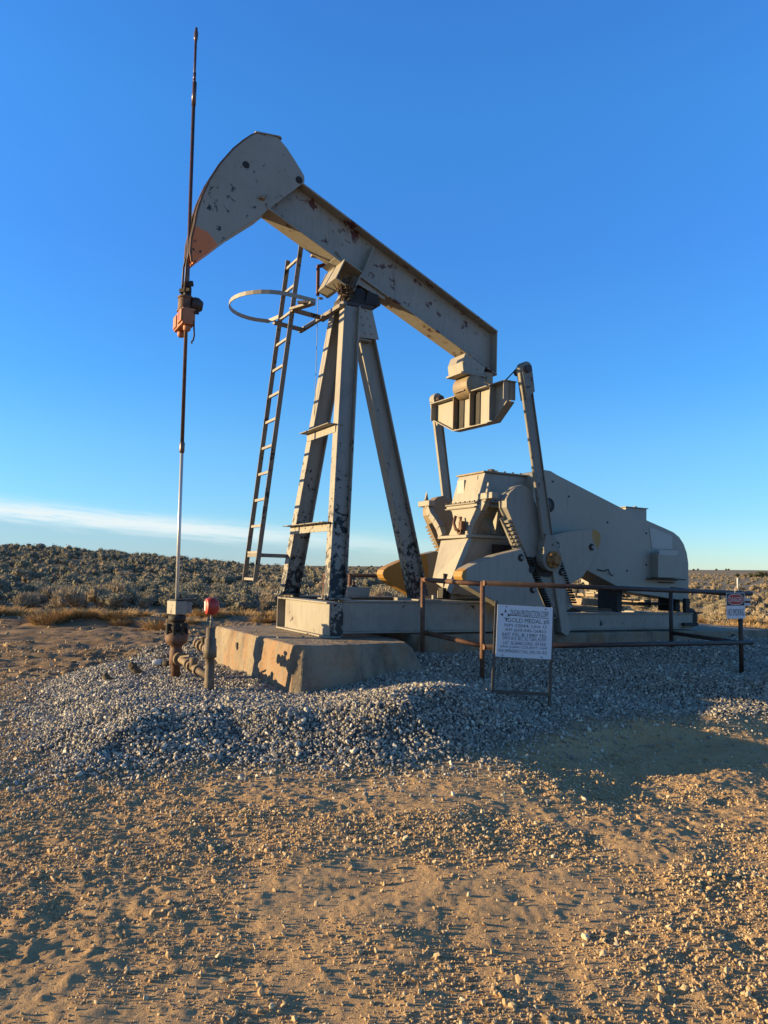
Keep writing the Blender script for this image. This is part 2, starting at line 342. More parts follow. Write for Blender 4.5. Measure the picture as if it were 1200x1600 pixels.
# ------------------------------------------------------------------ numpy noise + ground height
_T = rng.random((64, 256, 256)).astype(np.float32)
def vn(x, y, k):
    xi = np.floor(x).astype(np.int64); yi = np.floor(y).astype(np.int64); fx = x - xi; fy = y - yi
    fx = fx * fx * fx * (fx * (fx * 6 - 15) + 10); fy = fy * fy * fy * (fy * (fy * 6 - 15) + 10)
    T = _T[k]; x0 = xi & 255; x1 = (xi + 1) & 255; y0 = yi & 255; y1 = (yi + 1) & 255
    return (T[x0, y0] * (1 - fx) + T[x1, y0] * fx) * (1 - fy) + (T[x0, y1] * (1 - fx) + T[x1, y1] * fx) * fy - 0.5
def fbm(x, y, k, s, o=4, g=0.5):
    h = 0; a = 1.0
    for i in range(o):
        h = h + a * vn(x * s * 2 ** i + 17.3 * i, y * s * 2 ** i + 9.1 * i, (k + i) % 64); a *= g
    return h
def ss(a, b, x): t = np.clip((x - a) / (b - a), 0, 1); return t * t * (3 - 2 * t)
GPOLY = np.array([(-3.9, 14.2), (-4.1, 11.6), (-4.25, 10.9), (-4.2, 9.6), (-3.65, 8.2), (-3.1, 7.05), (-3.0, 6.7), (-2.35, 5.85), (-1.7, 6.0), (-0.5, 6.12), (0.0, 6.1), (0.62, 6.3), (1.15, 7.0), (1.7, 7.75), (2.4, 8.25), (4.4, 8.75), (7.5, 9.6), (12.0, 12.5), (12.0, 17.5), (2.0, 16.5)])
def gdist(x, y):
    """signed distance to the gravel outline, positive inside"""
    x = np.asarray(x, float); y = np.asarray(y, float); d = np.full(x.shape, 1e9); ins = np.zeros(x.shape, bool); n = len(GPOLY)
    for i in range(n):
        ax, ay = GPOLY[i]; bx, by = GPOLY[(i + 1) % n]; ex, ey = bx - ax, by - ay
        t = np.clip(((x - ax) * ex + (y - ay) * ey) / (ex * ex + ey * ey), 0, 1); d = np.minimum(d, np.hypot(x - ax - t * ex, y - ay - t * ey))
        c = ((ay > y) != (by > y)) & (x < (bx - ax) * (y - ay) / (by - ay + 1e-12) + ax); ins ^= c
    return np.where(ins, d, -d)
def gd_near(x, y):
    d = np.full(np.shape(x), -5.0); m = (x > -9) & (x < 16) & (y > 3) & (y < 21)
    if m.any(): d[m] = gdist(x[m], y[m]) + 0.22 * fbm(x[m], y[m], 5, 1.6, 3)
    return d
def road_mask(x, y):
    e = 22.6 + 0.18 * x + 1.6 * fbm(x, y * 0, 9, 0.12, 3)
    left = ss(8.2, 10.5, y + 0.25 * x) * (1 - ss(e - 1.5, e + 1.0, y)) * ss(1.5, -1.5, x)
    return left
def brush_mask(x, y):
    e = np.where(x < 2, 23.5, 20.0) + 1.6 * fbm(x, y * 0, 9, 0.12, 3)
    return ss(-0.5, 2.0, y - e)
def gz(x, y, micro=True):
    x = np.asarray(x, float); y = np.asarray(y, float)
    gd = gd_near(x, y)
    dx = x - PO.x; dy = y - PO.y; c, s_ = math.cos(TH), math.sin(TH); U = dx * c + dy * s_; Vv = dx * s_ - dy * c
    du = np.maximum(np.maximum(0.6 - U, U - 8.2), 0); dv = np.maximum(np.abs(Vv) - 0.85, 0); dd = np.hypot(du, dv)
    mound = 0.235 + 0.27 * np.exp(-(dd / 0.75) ** 2) + 0.19 * np.exp(-(((x - 0.5) / 0.75) ** 2 + ((y - 7.2) / 0.95) ** 2)) + 0.03 * np.exp(-(((x + 1.2) / 1.6) ** 2 + ((y - 7.1) / 0.7) ** 2))
    right = np.exp(-(np.maximum(x - 2.2, 0) / 1.2) ** 2) * 0.0
    mound = mound * (1 - 0.75 * ss(1.6, 3.2, x) * ss(10.0, 8.9, y))
    h = ss(-0.25, 0.95, gd) * mound + right
    near = ss(45, 12, np.hypot(x, y))
    # ground sunk right of the heap to lengthen the heap's shadow
    h = h - (0.20 + 0.10 * fbm(x, y, 6, 1.1, 3)) * ss(0.8, 2.2, x) * ss(3.9, 6.3, y) * ss(9.5, 8.0, y) * ss(0.0, -0.6, gd)
    # pits and footprints in the gravel edge
    for (px, py, r, dpt) in ((a, b, r * 0.8, d * 0.5) for (a, b, r, d) in ((-2.45, 6.75, 0.24, 0.085), (-2.65, 6.35, 0.20, 0.075), (-1.75, 6.55, 0.24, 0.075), (-1.25, 6.6, 0.2, 0.055), (-0.5, 6.75, 0.3, 0.07), (0.05, 6.5, 0.3, 0.07), (-2.1, 6.2, 0.15, 0.06), (-0.95, 6.35, 0.18, 0.06), (0.35, 6.8, 0.2, 0.05))):
        q = ((x - px) ** 2 + (y - py) ** 2) / (r * r); h = h - dpt * np.exp(-q) + dpt * 0.35 * np.exp(-(((x - px + 1.5 * r) ** 2 + (y - py) ** 2) / (r * r)))
    # hills
    tt = x / np.maximum(y, 1.0)
    hill = (2.55 * ss(-0.02, -0.5, tt) + 0.45) * ss(34, 95, y)
    hill = hill * (1 - 0.9 * ss(120, 420, y)) + 2.1 * ss(320, 900, y) + 1.1 * ss(0.3, 0.5, tt) * ss(300, 700, y)
    h = h + np.where(y > 0, hill, 0) + 0.9 * ss(30, 160, np.abs(y)) * fbm(x, y, 12, 0.012, 3)
    # road ruts run along x
    rd = road_mask(x, y)
    h = h + rd * (0.13 * fbm(x * 0.10, y, 20, 1.1, 3) + 0.075 * fbm(x * 0.22, y, 24, 3.0, 3) + 0.06 * fbm(x * .6, y, 27, 5.0, 2)) + rd * 0.035 * fbm(x, y, 31, 9.0, 2) + ss(20.5, 24, y) * ss(60, 30, y) * 0.25 * fbm(x, y, 3, 0.35, 3)
    berm = np.exp(-((y - (21.5 + 0.18 * x)) / 1.0) ** 2) * ss(2, -1, x); h = h + 0.16 * berm
    if micro:
        gin = ss(-0.3, 0.1, gd)
        dirt = near * (1 - gin) * (1 - 0.4 * rd)
        sm = ss(-0.25, 0.2, fbm(x, y, 30, 0.55, 3))           # smooth packed patches against rough ones
        rough = (0.5 + 0.5 * sm)
        h = h + near * (0.020 * fbm(x, y, 33, 0.9, 2) + (1 - gin) * 0.022 * fbm((x * 0.94 + y * 0.34) * 0.35, (y * 0.94 - x * 0.34) * 1.6, 61, 1.5, 3)) + dirt * (0.022 * fbm(x, y, 36, 2.6, 2) + rough * (0.018 * fbm(x * 0.9, y, 39, 8, 2) + 0.024 * np.maximum(fbm(x, y, 42, 20, 2) - 0.12, 0) + 0.012 * np.abs(fbm(x, y, 44, 30, 1)) + 0.009 * fbm(x, y, 45, 55, 1)))
        h = h + gin * near * 0.036 * fbm(x, y, 48, 1.5, 4)
    return h

def grid_axis(lo, hi, step, far_lo, far_hi, ratio):
    mid = list(np.arange(lo, hi, step)); a = []; d = step; p = lo
    while p > far_lo: d *= ratio; p -= d; a.append(p)
    b = []; d = step; p = mid[-1]
    while p < far_hi: d *= ratio; p += d; b.append(p)
    return np.array(a[::-1] + mid + b)
gx = grid_axis(-3.6, 4.3, 0.0135, -6000, 6000, 1.022)
gy_a = []; d = 0.0135; p = 1.7
while p > -60: d *= 1.12; p -= d; gy_a.append(p)
gy = np.concatenate([np.array(gy_a[::-1]), grid_axis(1.7, 7.6, 0.0135, 1.69, 9000, 1.011)[1:]])
X, Y = np.meshgrid(gx, gy); nx, ny = len(gx), len(gy)
print('ground grid', nx, ny)
Z = gz(X, Y)
co = np.stack([X, Y, Z], -1).reshape(-1, 3).astype(np.float32)
i0 = (np.arange(ny - 1)[:, None] * nx + np.arange(nx - 1)[None, :]).ravel()
quads = np.stack([i0, i0 + 1, i0 + nx + 1, i0 + nx], -1).astype(np.int32)
def mesh_np(name, co, faces, mats, smooth=False, mi=None):
    me = bpy.data.meshes.new(name); nf, k = faces.shape
    me.vertices.add(len(co)); me.vertices.foreach_set('co', np.ascontiguousarray(co, np.float32).ravel())
    me.loops.add(nf * k); me.loops.foreach_set('vertex_index', np.ascontiguousarray(faces, np.int32).ravel())
    me.polygons.add(nf); me.polygons.foreach_set('loop_start', np.arange(0, nf * k, k, dtype=np.int32))
    me.polygons.foreach_set('use_smooth', np.full(nf, smooth, bool))
    if mi is not None: me.polygons.foreach_set('material_index', mi.astype(np.int32))
    for m in mats: me.materials.append(m)
    me.update(calc_edges=True); me.validate()
    return me
me = mesh_np('ground', co, quads, [m_ground], True)
zone = np.zeros((len(co), 4), np.float32); zone[:, 3] = 1
zone[:, 0] = ss(-0.25, 0.15, gd_near(X, Y)).ravel(); zone[:, 1] = brush_mask(X, Y).ravel(); zone[:, 2] = road_mask(X, Y).ravel()
ca = me.color_attributes.new('zone', 'FLOAT_COLOR', 'POINT'); ca.data.foreach_set('color', zone.ravel())
ground = bpy.data.objects.new('ground', me); sc.collection.objects.link(ground); ground['kind'] = 'structure'
del X, Y, Z

# ------------------------------------------------------------------ stones
ph = (1 + 5 ** 0.5) / 2
ICO = np.array([(-1, ph, 0), (1, ph, 0), (-1, -ph, 0), (1, -ph, 0), (0, -1, ph), (0, 1, ph), (0, -1, -ph), (0, 1, -ph), (ph, 0, -1), (ph, 0, 1), (-ph, 0, -1), (-ph, 0, 1)]) / (1 + ph * ph) ** 0.5
ICF = np.array([(0, 11, 5), (0, 5, 1), (0, 1, 7), (0, 7, 10), (0, 10, 11), (1, 5, 9), (5, 11, 4), (11, 10, 2), (10, 7, 6), (7, 1, 8), (3, 9, 4), (3, 4, 2), (3, 2, 6), (3, 6, 8), (3, 8, 9), (4, 9, 5), (2, 4, 11), (6, 2, 10), (8, 6, 7), (9, 8, 1)])
def rand_rot(n):
    q = rng.normal(size=(n, 4)); q /= np.linalg.norm(q, axis=1, keepdims=True); a, b, c, d = q.T
    return np.stack([np.stack([1 - 2 * (c * c + d * d), 2 * (b * c - a * d), 2 * (b * d + a * c)], -1), np.stack([2 * (b * c + a * d), 1 - 2 * (b * b + d * d), 2 * (c * d - a * b)], -1), np.stack([2 * (b * d - a * c), 2 * (c * d + a * b), 1 - 2 * (b * b + c * c)], -1)], 1)
def stones(name, px, py, size, mat, sink=0.25, jag=0.32, flat=0.6):
    n = len(px); base = ICO[None] * (1 + rng.uniform(-jag, jag, (n, 12, 1)))
    sc3 = np.stack([rng.uniform(0.75, 1.3, n), rng.uniform(0.6, 1.0, n), rng.uniform(flat * 0.7, flat * 1.3, n)], -1)
    v = base * sc3[:, None, :]; v = np.einsum('nij,nkj->nki', rand_rot(n), v) * size[:, None, None] * 0.5
    pz = gz(px, py) + size * (0.5 - sink) * 0.6
    v += np.stack([px, py, pz], -1)[:, None, :]
    f = (ICF[None] + (np.arange(n) * 12)[:, None, None]).reshape(-1, 3)
    me = mesh_np(name, v.reshape(-1, 3), f, [mat]); o = bpy.data.objects.new(name, me); sc.collection.objects.link(o); return o
def in_view(x, y, m=0.08): return (y > 1.6) & (x / y > -0.5 - m - 0.5 / y) & (x / y < 0.5 + m + 0.5 / y)
# gravel bed
n = 470000; px = rng.uniform(-6, 10, n); py = rng.uniform(5.3, 15, n)
gd = gd_near(px, py); dx = px - PO.x; dy = py - PO.y; U = dx * math.cos(TH) + dy * math.sin(TH); V_ = dx * math.sin(TH) - dy * math.cos(TH)
hid = ((U > 0.8) & (U < 8) & (np.abs(V_) < 0.97)) | ((U > -0.70) & (U < 0.9) & (V_ > -1.3) & (V_ < 1.45)) | ((U > 0.8) & (V_ < -0.9)) 
keep = in_view(px, py) & ~hid & ((gd > 0) | (rng.random(n) < np.exp(gd / 0.22) * 0.5)) & ((py < 10.5) | (rng.random(n) < 0.95))
px, py = px[keep], py[keep]; size = np.clip(rng.lognormal(math.log(0.0225), 0.36, len(px)), 0.008, 0.06); print('gravel', len(px))
tag(stones('gravel', px, py, size, m_gravel, sink=0.12), 'grey crushed gravel spread round the pump and wellhead', 'gravel', kind='stuff')
# loose pebbles on the dirt
n = 420000; py = 1.7 + (9.5 - 1.7) * rng.random(n) ** 0.9; px = rng.uniform(-0.68, 0.68, n) * py
cl_ = fbm(px, py, 55, 1.3, 4) - 0.16 * np.exp(-(((px - 1.3) / 0.9) ** 2 + ((py - 2.2) / 0.7) ** 2)) - 0.10 * np.exp(-(((px - 0.1) / 0.7) ** 2 + ((py - 2.1) / 0.35) ** 2)); gd = gd_near(px, py)
keep = (gd < 0.1) & (rng.random(n) < np.clip(0.20 + 1.3 * (cl_ + 0.02), 0.06, 0.7)) & ((px < 1.3) | (py < 6.4) | (rng.random(n) < 0.6))
px, py = px[keep], py[keep]; size = np.clip(rng.lognormal(math.log(0.0064), 0.60, len(px)) * np.where(py > 3.8, 1.25, 1.0), 0.003, 0.034); print('pebbles', len(px))
tag(stones('pebbles', px, py, size, m_pebble, sink=0.15), 'tan pebbles and clods scattered over the bare dirt', 'pebbles', kind='stuff')
# stones spilled from the heap onto the dirt
n = 9500; a = rng.random(n); px = rng.uniform(-4.2, 5.2, n); py = rng.uniform(4.2, 9.2, n); gd = gd_near(px, py); keep = (gd < 0.0) & (rng.random(n) < np.exp(gd / 0.5))
px, py = px[keep], py[keep]
tag(stones('spilled_gravel', px, py, rng.lognormal(math.log(0.024), 0.3, len(px)), m_gravel, sink=0.25), 'grey stones spilled from the gravel edge onto the dirt', 'gravel', kind='stuff')

n = 26000; px = rng.uniform(-14, 0.5, n); py = rng.uniform(8.5, 25, n); gd = gd_near(px, py)
keep = (gd < -0.05) & in_view(px, py) & (rng.random(n) < np.clip(0.35 + 2.2 * fbm(px * 0.3, py, 58, 0.9, 3), 0.05, 1)); px, py = px[keep], py[keep]
tag(stones('road_clods', px, py, np.clip(rng.lognormal(math.log(0.030), 0.55, len(px)), 0.012, 0.11), m_pebble, sink=0.2, flat=0.45), 'clods and small stones churned up along the dirt road', 'clods', kind='stuff')

# ------------------------------------------------------------------ concrete
o = MB(True)
top = [(-0.71, -1.34), (-0.70, 1.50), (-0.62, 1.58), (0.66, 1.46), (0.80, 1.0), (0.80, -1.34)]
bot = [(-0.78, -1.50), (-0.77, 1.58), (-0.70, 1.68), (1.05, 1.60), (1.10, 1.0), (1.0, -1.50)]
n6 = 6; pts = [(a, b, 0.0) for a, b in top] + [(a * 1.0 + (0.0 if a < 0 else 0.05), b, -0.06) for a, b in [(p[0] - 0.012 * (1 if p[0] < 0 else -3), p[1] * 1.008) for p in top]] + [(a, b, -0.62) for a, b in bot]
fs = [tuple(range(6)), tuple(range(17, 11, -1))] + [(i, (i + 1) % 6, 6 + (i + 1) % 6, 6 + i) for i in range(6)] + [(6 + i, 6 + (i + 1) % 6, 12 + (i + 1) % 6, 12 + i) for i in range(6)]
o.hull(pts, fs)
block = o.build('concrete_block', m_conc, bevel=0.018); block.matrix_world = PUMP
tx = bpy.data.textures.new('concrete lumps', 'CLOUDS'); tx.noise_scale = 0.11; tx.noise_depth = 4
for ob_, lv in ((block, 5),):
    md = ob_.modifiers.new('cuts', 'SUBSURF'); md.subdivision_type = 'SIMPLE'; md.levels = lv; md.render_levels = lv
    md = ob_.modifiers.new('lumps', 'DISPLACE'); md.texture = tx; md.strength = 0.014; md.mid_level = 0.5; md.texture_coords = 'LOCAL'
tag(block, 'stained concrete block with a sloping end under the front of the pump frame', 'concrete block')
o = MB(True)
for (vv, zz, rr_) in ((-0.32, -0.17, 0.03), (-0.30, -0.20, 0.022)):
    o.prism([(vv + rr_ * math.cos(t) * (1 + .3 * math.sin(3 * t)), zz + rr_ * 1.3 * math.sin(t)) for t in [k_ * math.pi / 5 for k_ in range(10)]], -0.745, -0.70, axis='u')
o.build('spall', m_black, block)
o = MB(True); o.tube([(-0.722, -0.31, -0.20), (-0.735, -0.34, -0.30), (-0.745, -0.33, -0.38), (-0.755, -0.345, -0.46)], 0.004, seg=5); o.build('crack', m_drust, block)
o = MB(True)
poly = [(1.12, -0.95), (8.0, -0.95), (8.0, 1.0), (1.12, 1.0)]
o.prism(poly, -0.62, 0.035, axis='w')
pad = o.build('concrete_pad', m_conc, bevel=0.012); pad.matrix_world = PUMP
tag(pad, 'long pale concrete slab under the rear of the pump frame', 'concrete slab')
o = MB(True)
for uu in (6.88, 7.78): o.prism([(uu - 0.055, -0.14), (uu + 0.055, -0.14), (uu + 0.055, -0.05), (uu + 0.03, -0.015), (uu - 0.03, -0.015), (uu - 0.055, -0.05)], 0.93, 1.003)
build_split(o, 'lifting_slot', m_black, pad)

stm = None
for k_ in range(14):
    uu, vv = rng.uniform(-0.62, 0.0), rng.uniform(-1.2, 1.35)
    if stm is None:
        bmx = MB(); v_ = ICO * (1 + rng.uniform(-0.25, 0.25, (12, 1))) * np.array([1.0, 0.8, 0.6]); bmx.hull([tuple(p) for p in v_], [tuple(f) for f in ICF]); o = bmx.build('stone', m_gravel); stm = o.data
    else: o = bpy.data.objects.new('stone', stm); sc.collection.objects.link(o)
    r_ = rng.uniform(0.009, 0.018); o.location = W(uu, vv, 0.012); o.scale = (r_, r_, r_); o.rotation_euler = (rng.uniform(0, .5), 0, rng.uniform(0, 6.28))
    tag(o, 'small pale stone lying on top of the concrete block', 'stone', 'stray stones on the concrete block')
# ------------------------------------------------------------------ the pump jack
pump = empty('pump_jack', 'cream oil pump jack with raised horse head and peeling paint on its skid', 'pump jack', PUMP)
HW = 0.82
# skid
s = MB(True)
for sg in (1, -1):
    v = sg * (HW - 0.055)
    s.box((0.17, v - 0.09, 0.425), (3.46, v + 0.055, 0.447)); s.box((0.17, v - 0.09, 0.055), (3.46, v + 0.055, 0.077)); s.box((0.17, v + 0.028 * sg - 0.006, 0.078), (3.46, v + 0.028 * sg + 0.006, 0.424))
    s.box((3.462, v - 0.09, 0.285), (6.2, v + 0.055, 0.303)); s.box((3.462, v - 0.09, 0.055), (6.2, v + 0.055, 0.073)); s.box((3.462, v + 0.028 * sg - 0.006, 0.074), (6.2, v + 0.028 * sg + 0.006, 0.284))
    s.box((3.44, v - 0.085, 0.08), (3.459, v + 0.05, 0.42))
for uu in (0.9, 1.75, 2.5, 3.3): s.box((uu - 0.06, -0.70, 0.08), (uu + 0.06, 0.70, 0.40))
for uu in (4.2, 5.2, 6.12): s.box((uu - 0.06, -0.70, 0.08), (uu + 0.06, 0.70, 0.27))
skid = s.build('skid', m_skid, pump, bevel=0.004)
s = MB(True); s.box((0.0, -0.60, 0.03), (0.014, HW, 0.40)); s.box((-0.035, -0.83, 0.005), (0.15, HW + 0.012, 0.027)); s.box((-0.03, -0.83, 0.402), (0.15, HW + 0.012, 0.424))
s.box((-0.03, -0.83, 0.028), (0.129, -0.815, 0.401)); s.box((0.13, -0.83, 0.028), (0.145, 0.70, 0.401)); s.box((0.016, -0.60, 0.03), (0.129, -0.59, 0.40))
s.build('front_beam', m_skid, skid, bevel=0.003)
s = MB(True); s.box((0.015, HW - 0.012, 0.028), (0.175, HW + 0.006, 0.401)); s.build('corner_plate', m_peel, skid, bevel=0.003)
s = MB(True); s.box((0.62, -0.5, 0.45), (0.98, -0.1, 0.47)); s.box((0.66, -0.42, 0.471), (0.68, -0.12, 0.56)); s.box((0.66, -0.12, 0.471), (1.0, -0.10, 0.585)); s.box((0.97, -0.42, 0.471), (0.99, -0.122, 0.57)); s.box((0.66, -0.42, 0.571), (0.96, -0.122, 0.583))
s.build('bracket_box', m_skid, skid, bevel=0.003)
s = MB(True); s.tube([(0.93, -0.45, 0.46), (0.93, -0.45, 0.66)], 0.022); s.lathe((0.93, -0.45, 0.56), [(0.045, 0), (0.045, 0.03), (0.03, 0.05)]); s.build('pipe_stub', m_drust, skid)
s = MB(True)   # rear foot, wheel and hooks
s.lathe((6.20, 0.70, 0.22), [(0.13, 0), (0.15, 0.02), (0.15, 0.07), (0.11, 0.09)], axis=(0, 1, 0)); s.box((6.0, 0.78, 0.304), (6.09, 0.84, 0.52)); s.box((5.95, 0.72, 0.10), (6.26, 0.86, 0.15)); s.tube([(6.2, 0.8, 0.30), (6.42, 0.8, 0.30)], 0.012)
s.build('rear_foot', m_black, skid)
# A-frame legs
post = MB(True)
for sg in (1, -1):
    p, q = Vector((0.10, sg * 0.735, 0.455)), Vector((0.455, sg * 0.155, 4.27)); l = MB(True); l.ibeam(p, q, 0.15, 0.235, ref=(1, 0, 0), t=0.018)
    l.bar(p + Vector((-0.01, 0, 0.0)), p + Vector((-0.01, 0, 0.02)), 0.34, 0.22, (0, 1, 0)); l.build('front_leg', m_leg, pump, bevel=0.003)
for sg in (1, -1):
    l = MB(True)
    for du, dv in ((-0.14, 0.05), (-0.14, -0.05), (0.13, 0.05)): l.lathe((0.1 + du, sg * 0.735 + dv, 0.475), [(0.018, 0), (0.018, 0.03)], seg=6)
    build_split(l, 'base_bolt', m_grey, pump)
l = MB(True); l.ibeam((1.70, 0, 0.455), (0.655, 0, 4.30), 0.16, 0.25, ref=(1, 0, 0), t=0.018); l.build('rear_leg', m_leg, pump, bevel=0.003)
l = MB(True); l.box((1.20, 0.66, 0.449), (1.55, 0.83, 0.467)); l.box((1.48, -0.30, 0.40), (1.95, 0.80, 0.452)); l.box((1.46, 0.72, 0.468), (1.50, 0.76, 0.52)); l.build('leg_base_plate', m_skid, pump, bevel=0.003)
for (ww, sa) in ((2.57, 1), (1.32, 1)):
    f = (ww - 0.455) / (4.27 - 0.455); uu = 0.10 + 0.355 * f - 0.13; vv = 0.735 - 0.58 * f
    c = MB(True); c.box((uu, -vv - 0.06, ww - 0.05), (uu + 0.01, vv + 0.02, ww + 0.05)); c.box((uu - 0.10, -vv - 0.09, ww + 0.051), (uu + 0.12, vv + 0.02, ww + 0.061))
    c.build('cross_brace', m_leg, pump, bevel=0.002)
# top of the post: gusset plates, cap and saddle bearing
for sg in (1, -1):
    g = MB(True); g.prism([(0.50, 4.33), (0.775, 4.345), (0.905, 3.90), (0.50, 3.88)], sg * 0.125, sg * 0.137)
    gp = g.build('gusset_plate', m_leg, pump); g = MB(True)
    for i in range(4):
        for j in range(2):
            uu = 0.60 + i * 0.033 + j * 0.10; g.lathe((uu, sg * 0.137, 4.26 - i * 0.10), [(0.014, 0), (0.014, 0.014 * 1)], seg=6, axis=(0, sg, 0))
    build_split(g, 'bolt', m_leg, gp)
g = MB(True); g.box((0.50, -0.124, 3.86), (0.80, 0.124, 3.875)); g.build('gusset_soffit', m_paint, pump)
g = MB(True); g.box((0.34, -0.16, 4.285), (0.80, 0.16, 4.335)); g.build('post_cap', m_drust, pump, bevel=0.004)
bd = Vector((0.918, -0.396)); bn = Vector((0.396, 0.918))            # beam direction and its normal in (u, w)
s = MB(True); s.box((0.36, -0.16, 4.336), (0.84, 0.16, 4.40)); s.lathe((0.60, -0.15, 4.46), [(0.08, 0), (0.10, 0.02), (0.10, 0.28), (0.08, 0.30)], axis=(0, 1, 0))
s.prism([(0.66, 4.34), (0.90, 4.36), (0.86, 4.50), (0.70, 4.52)], -0.17, 0.17)
s.build('centre_bearing', m_black, pump, bevel=0.004)
hc = Vector((0.365, 4.625)); hs = 0.15; th = 0.014
sadd = MB(True)
def q2(a, b): p = hc + bd * a + bn * b; return (p.x, p.y)
sadd.prism([q2(-hs, -hs), q2(-hs + th, -hs), q2(-hs + th, hs), q2(-hs, hs)], -0.30, 0.30); sadd.prism([q2(-hs + th + .001, hs - th), q2(hs, hs - th), q2(hs, hs), q2(-hs + th + .001, hs)], -0.295, 0.295)
sadd.prism([q2(hs - th, -hs), q2(hs, -hs), q2(hs, hs - th - .001), q2(hs - th, hs - th - .001)], -0.29, 0.29); sadd.prism([q2(-hs + th + .001, -hs), q2(0.02, -hs), q2(0.02, -hs + th), q2(-hs + th + .001, -hs + th)], -0.29, 0.29)
sadd.prism([q2(-hs - 0.10, hs - 0.012), q2(-hs - 0.002, hs - 0.012), q2(-hs - 0.002, hs), q2(-hs - 0.10, hs)], -0.2, 0.2)
sadd.build('saddle_box', m_paint, pump, bevel=0.002)
# walking beam (I section, sloping down to the tail)
def lo(u): return 5.296 - 0.445 * (u + 0.712)
def hi(u): return lo(u) + 0.605 / 0.9137 + 0.005
b = MB(True); U0, U1 = -0.95, 2.865; t = 0.026
for (ua, fn_, sh) in ((-0.74, lo, 0.0), (-0.285, hi, -t)):
    b.prism([(ua, fn_(ua) + sh), (U1, fn_(U1) + sh), (U1, fn_(U1) + sh + t), (ua, fn_(ua) + sh + t)], -0.145, 0.145)
    b.prism([(U0, fn_(U0) + sh), (ua - .001, fn_(ua) + sh), (ua - .001, fn_(ua) + sh + t), (U0, fn_(U0) + sh + t)], -0.118, 0.118)
b.prism([(U0, lo(U0) + t + .001), (U1 - .02, lo(U1 - .02) + t + .001), (U1 - .02, hi(U1 - .02) - t - .001), (U0, hi(U0) - t - .001)], -0.009, 0.009)
b.prism([(U1 - 0.018, lo(U1) + t + .002), (U1 - 0.001, lo(U1) + t + .002), (U1 - 0.001, hi(U1) - t - .002), (U1 - 0.018, hi(U1) - t - .002)], -0.138, 0.138)
beam = b.build('walking_beam', paint('beam paint', chip=0.60, dirt=0.3, chipcol=(0.16, 0.040, 0.030), chs=6.5), pump, bevel=0.004)
for sg in (1, -1):
    b = MB(True); b.bar((0.63, sg * 0.075, 4.74), (0.79, sg * 0.075, 5.17), 0.13, 0.012, (1, 0, 0)); b.build('stiffener', m_paint, beam)
b = MB(True); b.prism([(0.52, lo(.52) - 0.03), (1.02, lo(1.02) - 0.03), (1.02, lo(1.02) - .001), (0.52, lo(.52) - .001)], -0.17, 0.17); b.prism([(0.50, lo(.5)-.14), (0.98, lo(.98)-.08), (0.98, lo(.98) - .031), (0.5, lo(.5) - .031)], 0.11, 0.135)
b.prism([(0.50, lo(.5)-.14), (0.98, lo(.98)-.08), (0.98, lo(.98) - .031), (0.5, lo(.5) - .031)], -0.135, -0.11); b.build('beam_saddle_plate', m_paint, beam, bevel=0.003)
# head
arc = [(-1.628, 4.416), (-1.650, 4.531), (-1.645, 4.70), (-1.615, 4.869), (-1.595, 5.04), (-1.545, 5.24), (-1.465, 5.47), (-1.340, 5.72), (-1.185, 5.955), (-1.06, 6.10), (-0.96, 6.20), (-0.895, 6.245)]
back = [(-0.78, 6.275), (-0.621, 6.265), (-0.50, 6.165), (-0.394, 6.045), (-0.30, 5.93), (-0.252, 5.865), (-0.243, 5.79), (-0.305, 5.72), (-0.709, 5.301), (-0.829, 5.171), (-1.185, 4.854), (-1.473, 4.56), (-1.58, 4.45)]
h = MB(True)
h.prism(arc + back, 0.122, 0.134); h.prism(arc + back, -0.134, -0.122)
inner = [(a + 0.035, z_ - 0.01) for a, z_ in arc] + [(a - 0.02 * (1 if a > -0.5 else -1), z_ - 0.035 if z_ > 5.9 else z_ + 0.02) for a, z_ in back]
head = None
for i in range(len(arc) - 1):
    (a0, z0), (a1, z1) = arc[i], arc[i + 1]
    h.hull([(a0 + .012, -0.121, z0), (a1 + .012, -0.121, z1), (a1 + .012, 0.121, z1), (a0 + .012, 0.121, z0), (a0 + .028, -0.121, z0), (a1 + .028, -0.121, z1), (a1 + .028, 0.121, z1), (a0 + .028, 0.121, z0)],
           [(0, 1, 2, 3), (4, 5, 6, 7), (0, 1, 5, 4), (2, 3, 7, 6), (1, 2, 6, 5), (0, 3, 7, 4)])
pl = [arc[-1]] + back
for i in range(len(pl) - 1):
    (a0, z0), (a1, z1) = pl[i], pl[i + 1]
    if i in (7, 8): continue
    dx_, dz_ = a1 - a0, z1 - z0; L_ = math.hypot(dx_, dz_); nx_, nz_ = dz_ / L_ * -1, dx_ / L_; ox, oz = nx_ * 0.012, nz_ * 0.012
    s1 = -1
    h.hull([(a0, -0.121, z0 - .003), (a1, -0.121, z1 - .003), (a1, 0.121, z1 - .003), (a0, 0.121, z0 - .003), (a0 - ox, -0.121, z0 - oz - .003), (a1 - ox, -0.121, z1 - oz - .003), (a1 - ox, 0.121, z1 - oz - .003), (a0 - ox, 0.121, z0 - oz - .003)],
           [(0, 1, 2, 3), (4, 5, 6, 7), (0, 1, 5, 4), (2, 3, 7, 6), (1, 2, 6, 5), (0, 3, 7, 4)])
head = h.build('horse_head', m_head, pump, bevel=0.002)
h = MB(True); h.prism([(-0.93, 6.255), (-0.60, 6.290), (-0.575, 6.262), (-0.64, 6.275), (-0.92, 6.240)], -0.15, 0.15); h.lathe((-0.79, 0.0, 6.27), [(0.03, 0), (0.03, 0.045)], seg=8); h.build('head_cap', m_paint, head, bevel=0.002)
h = MB(True)
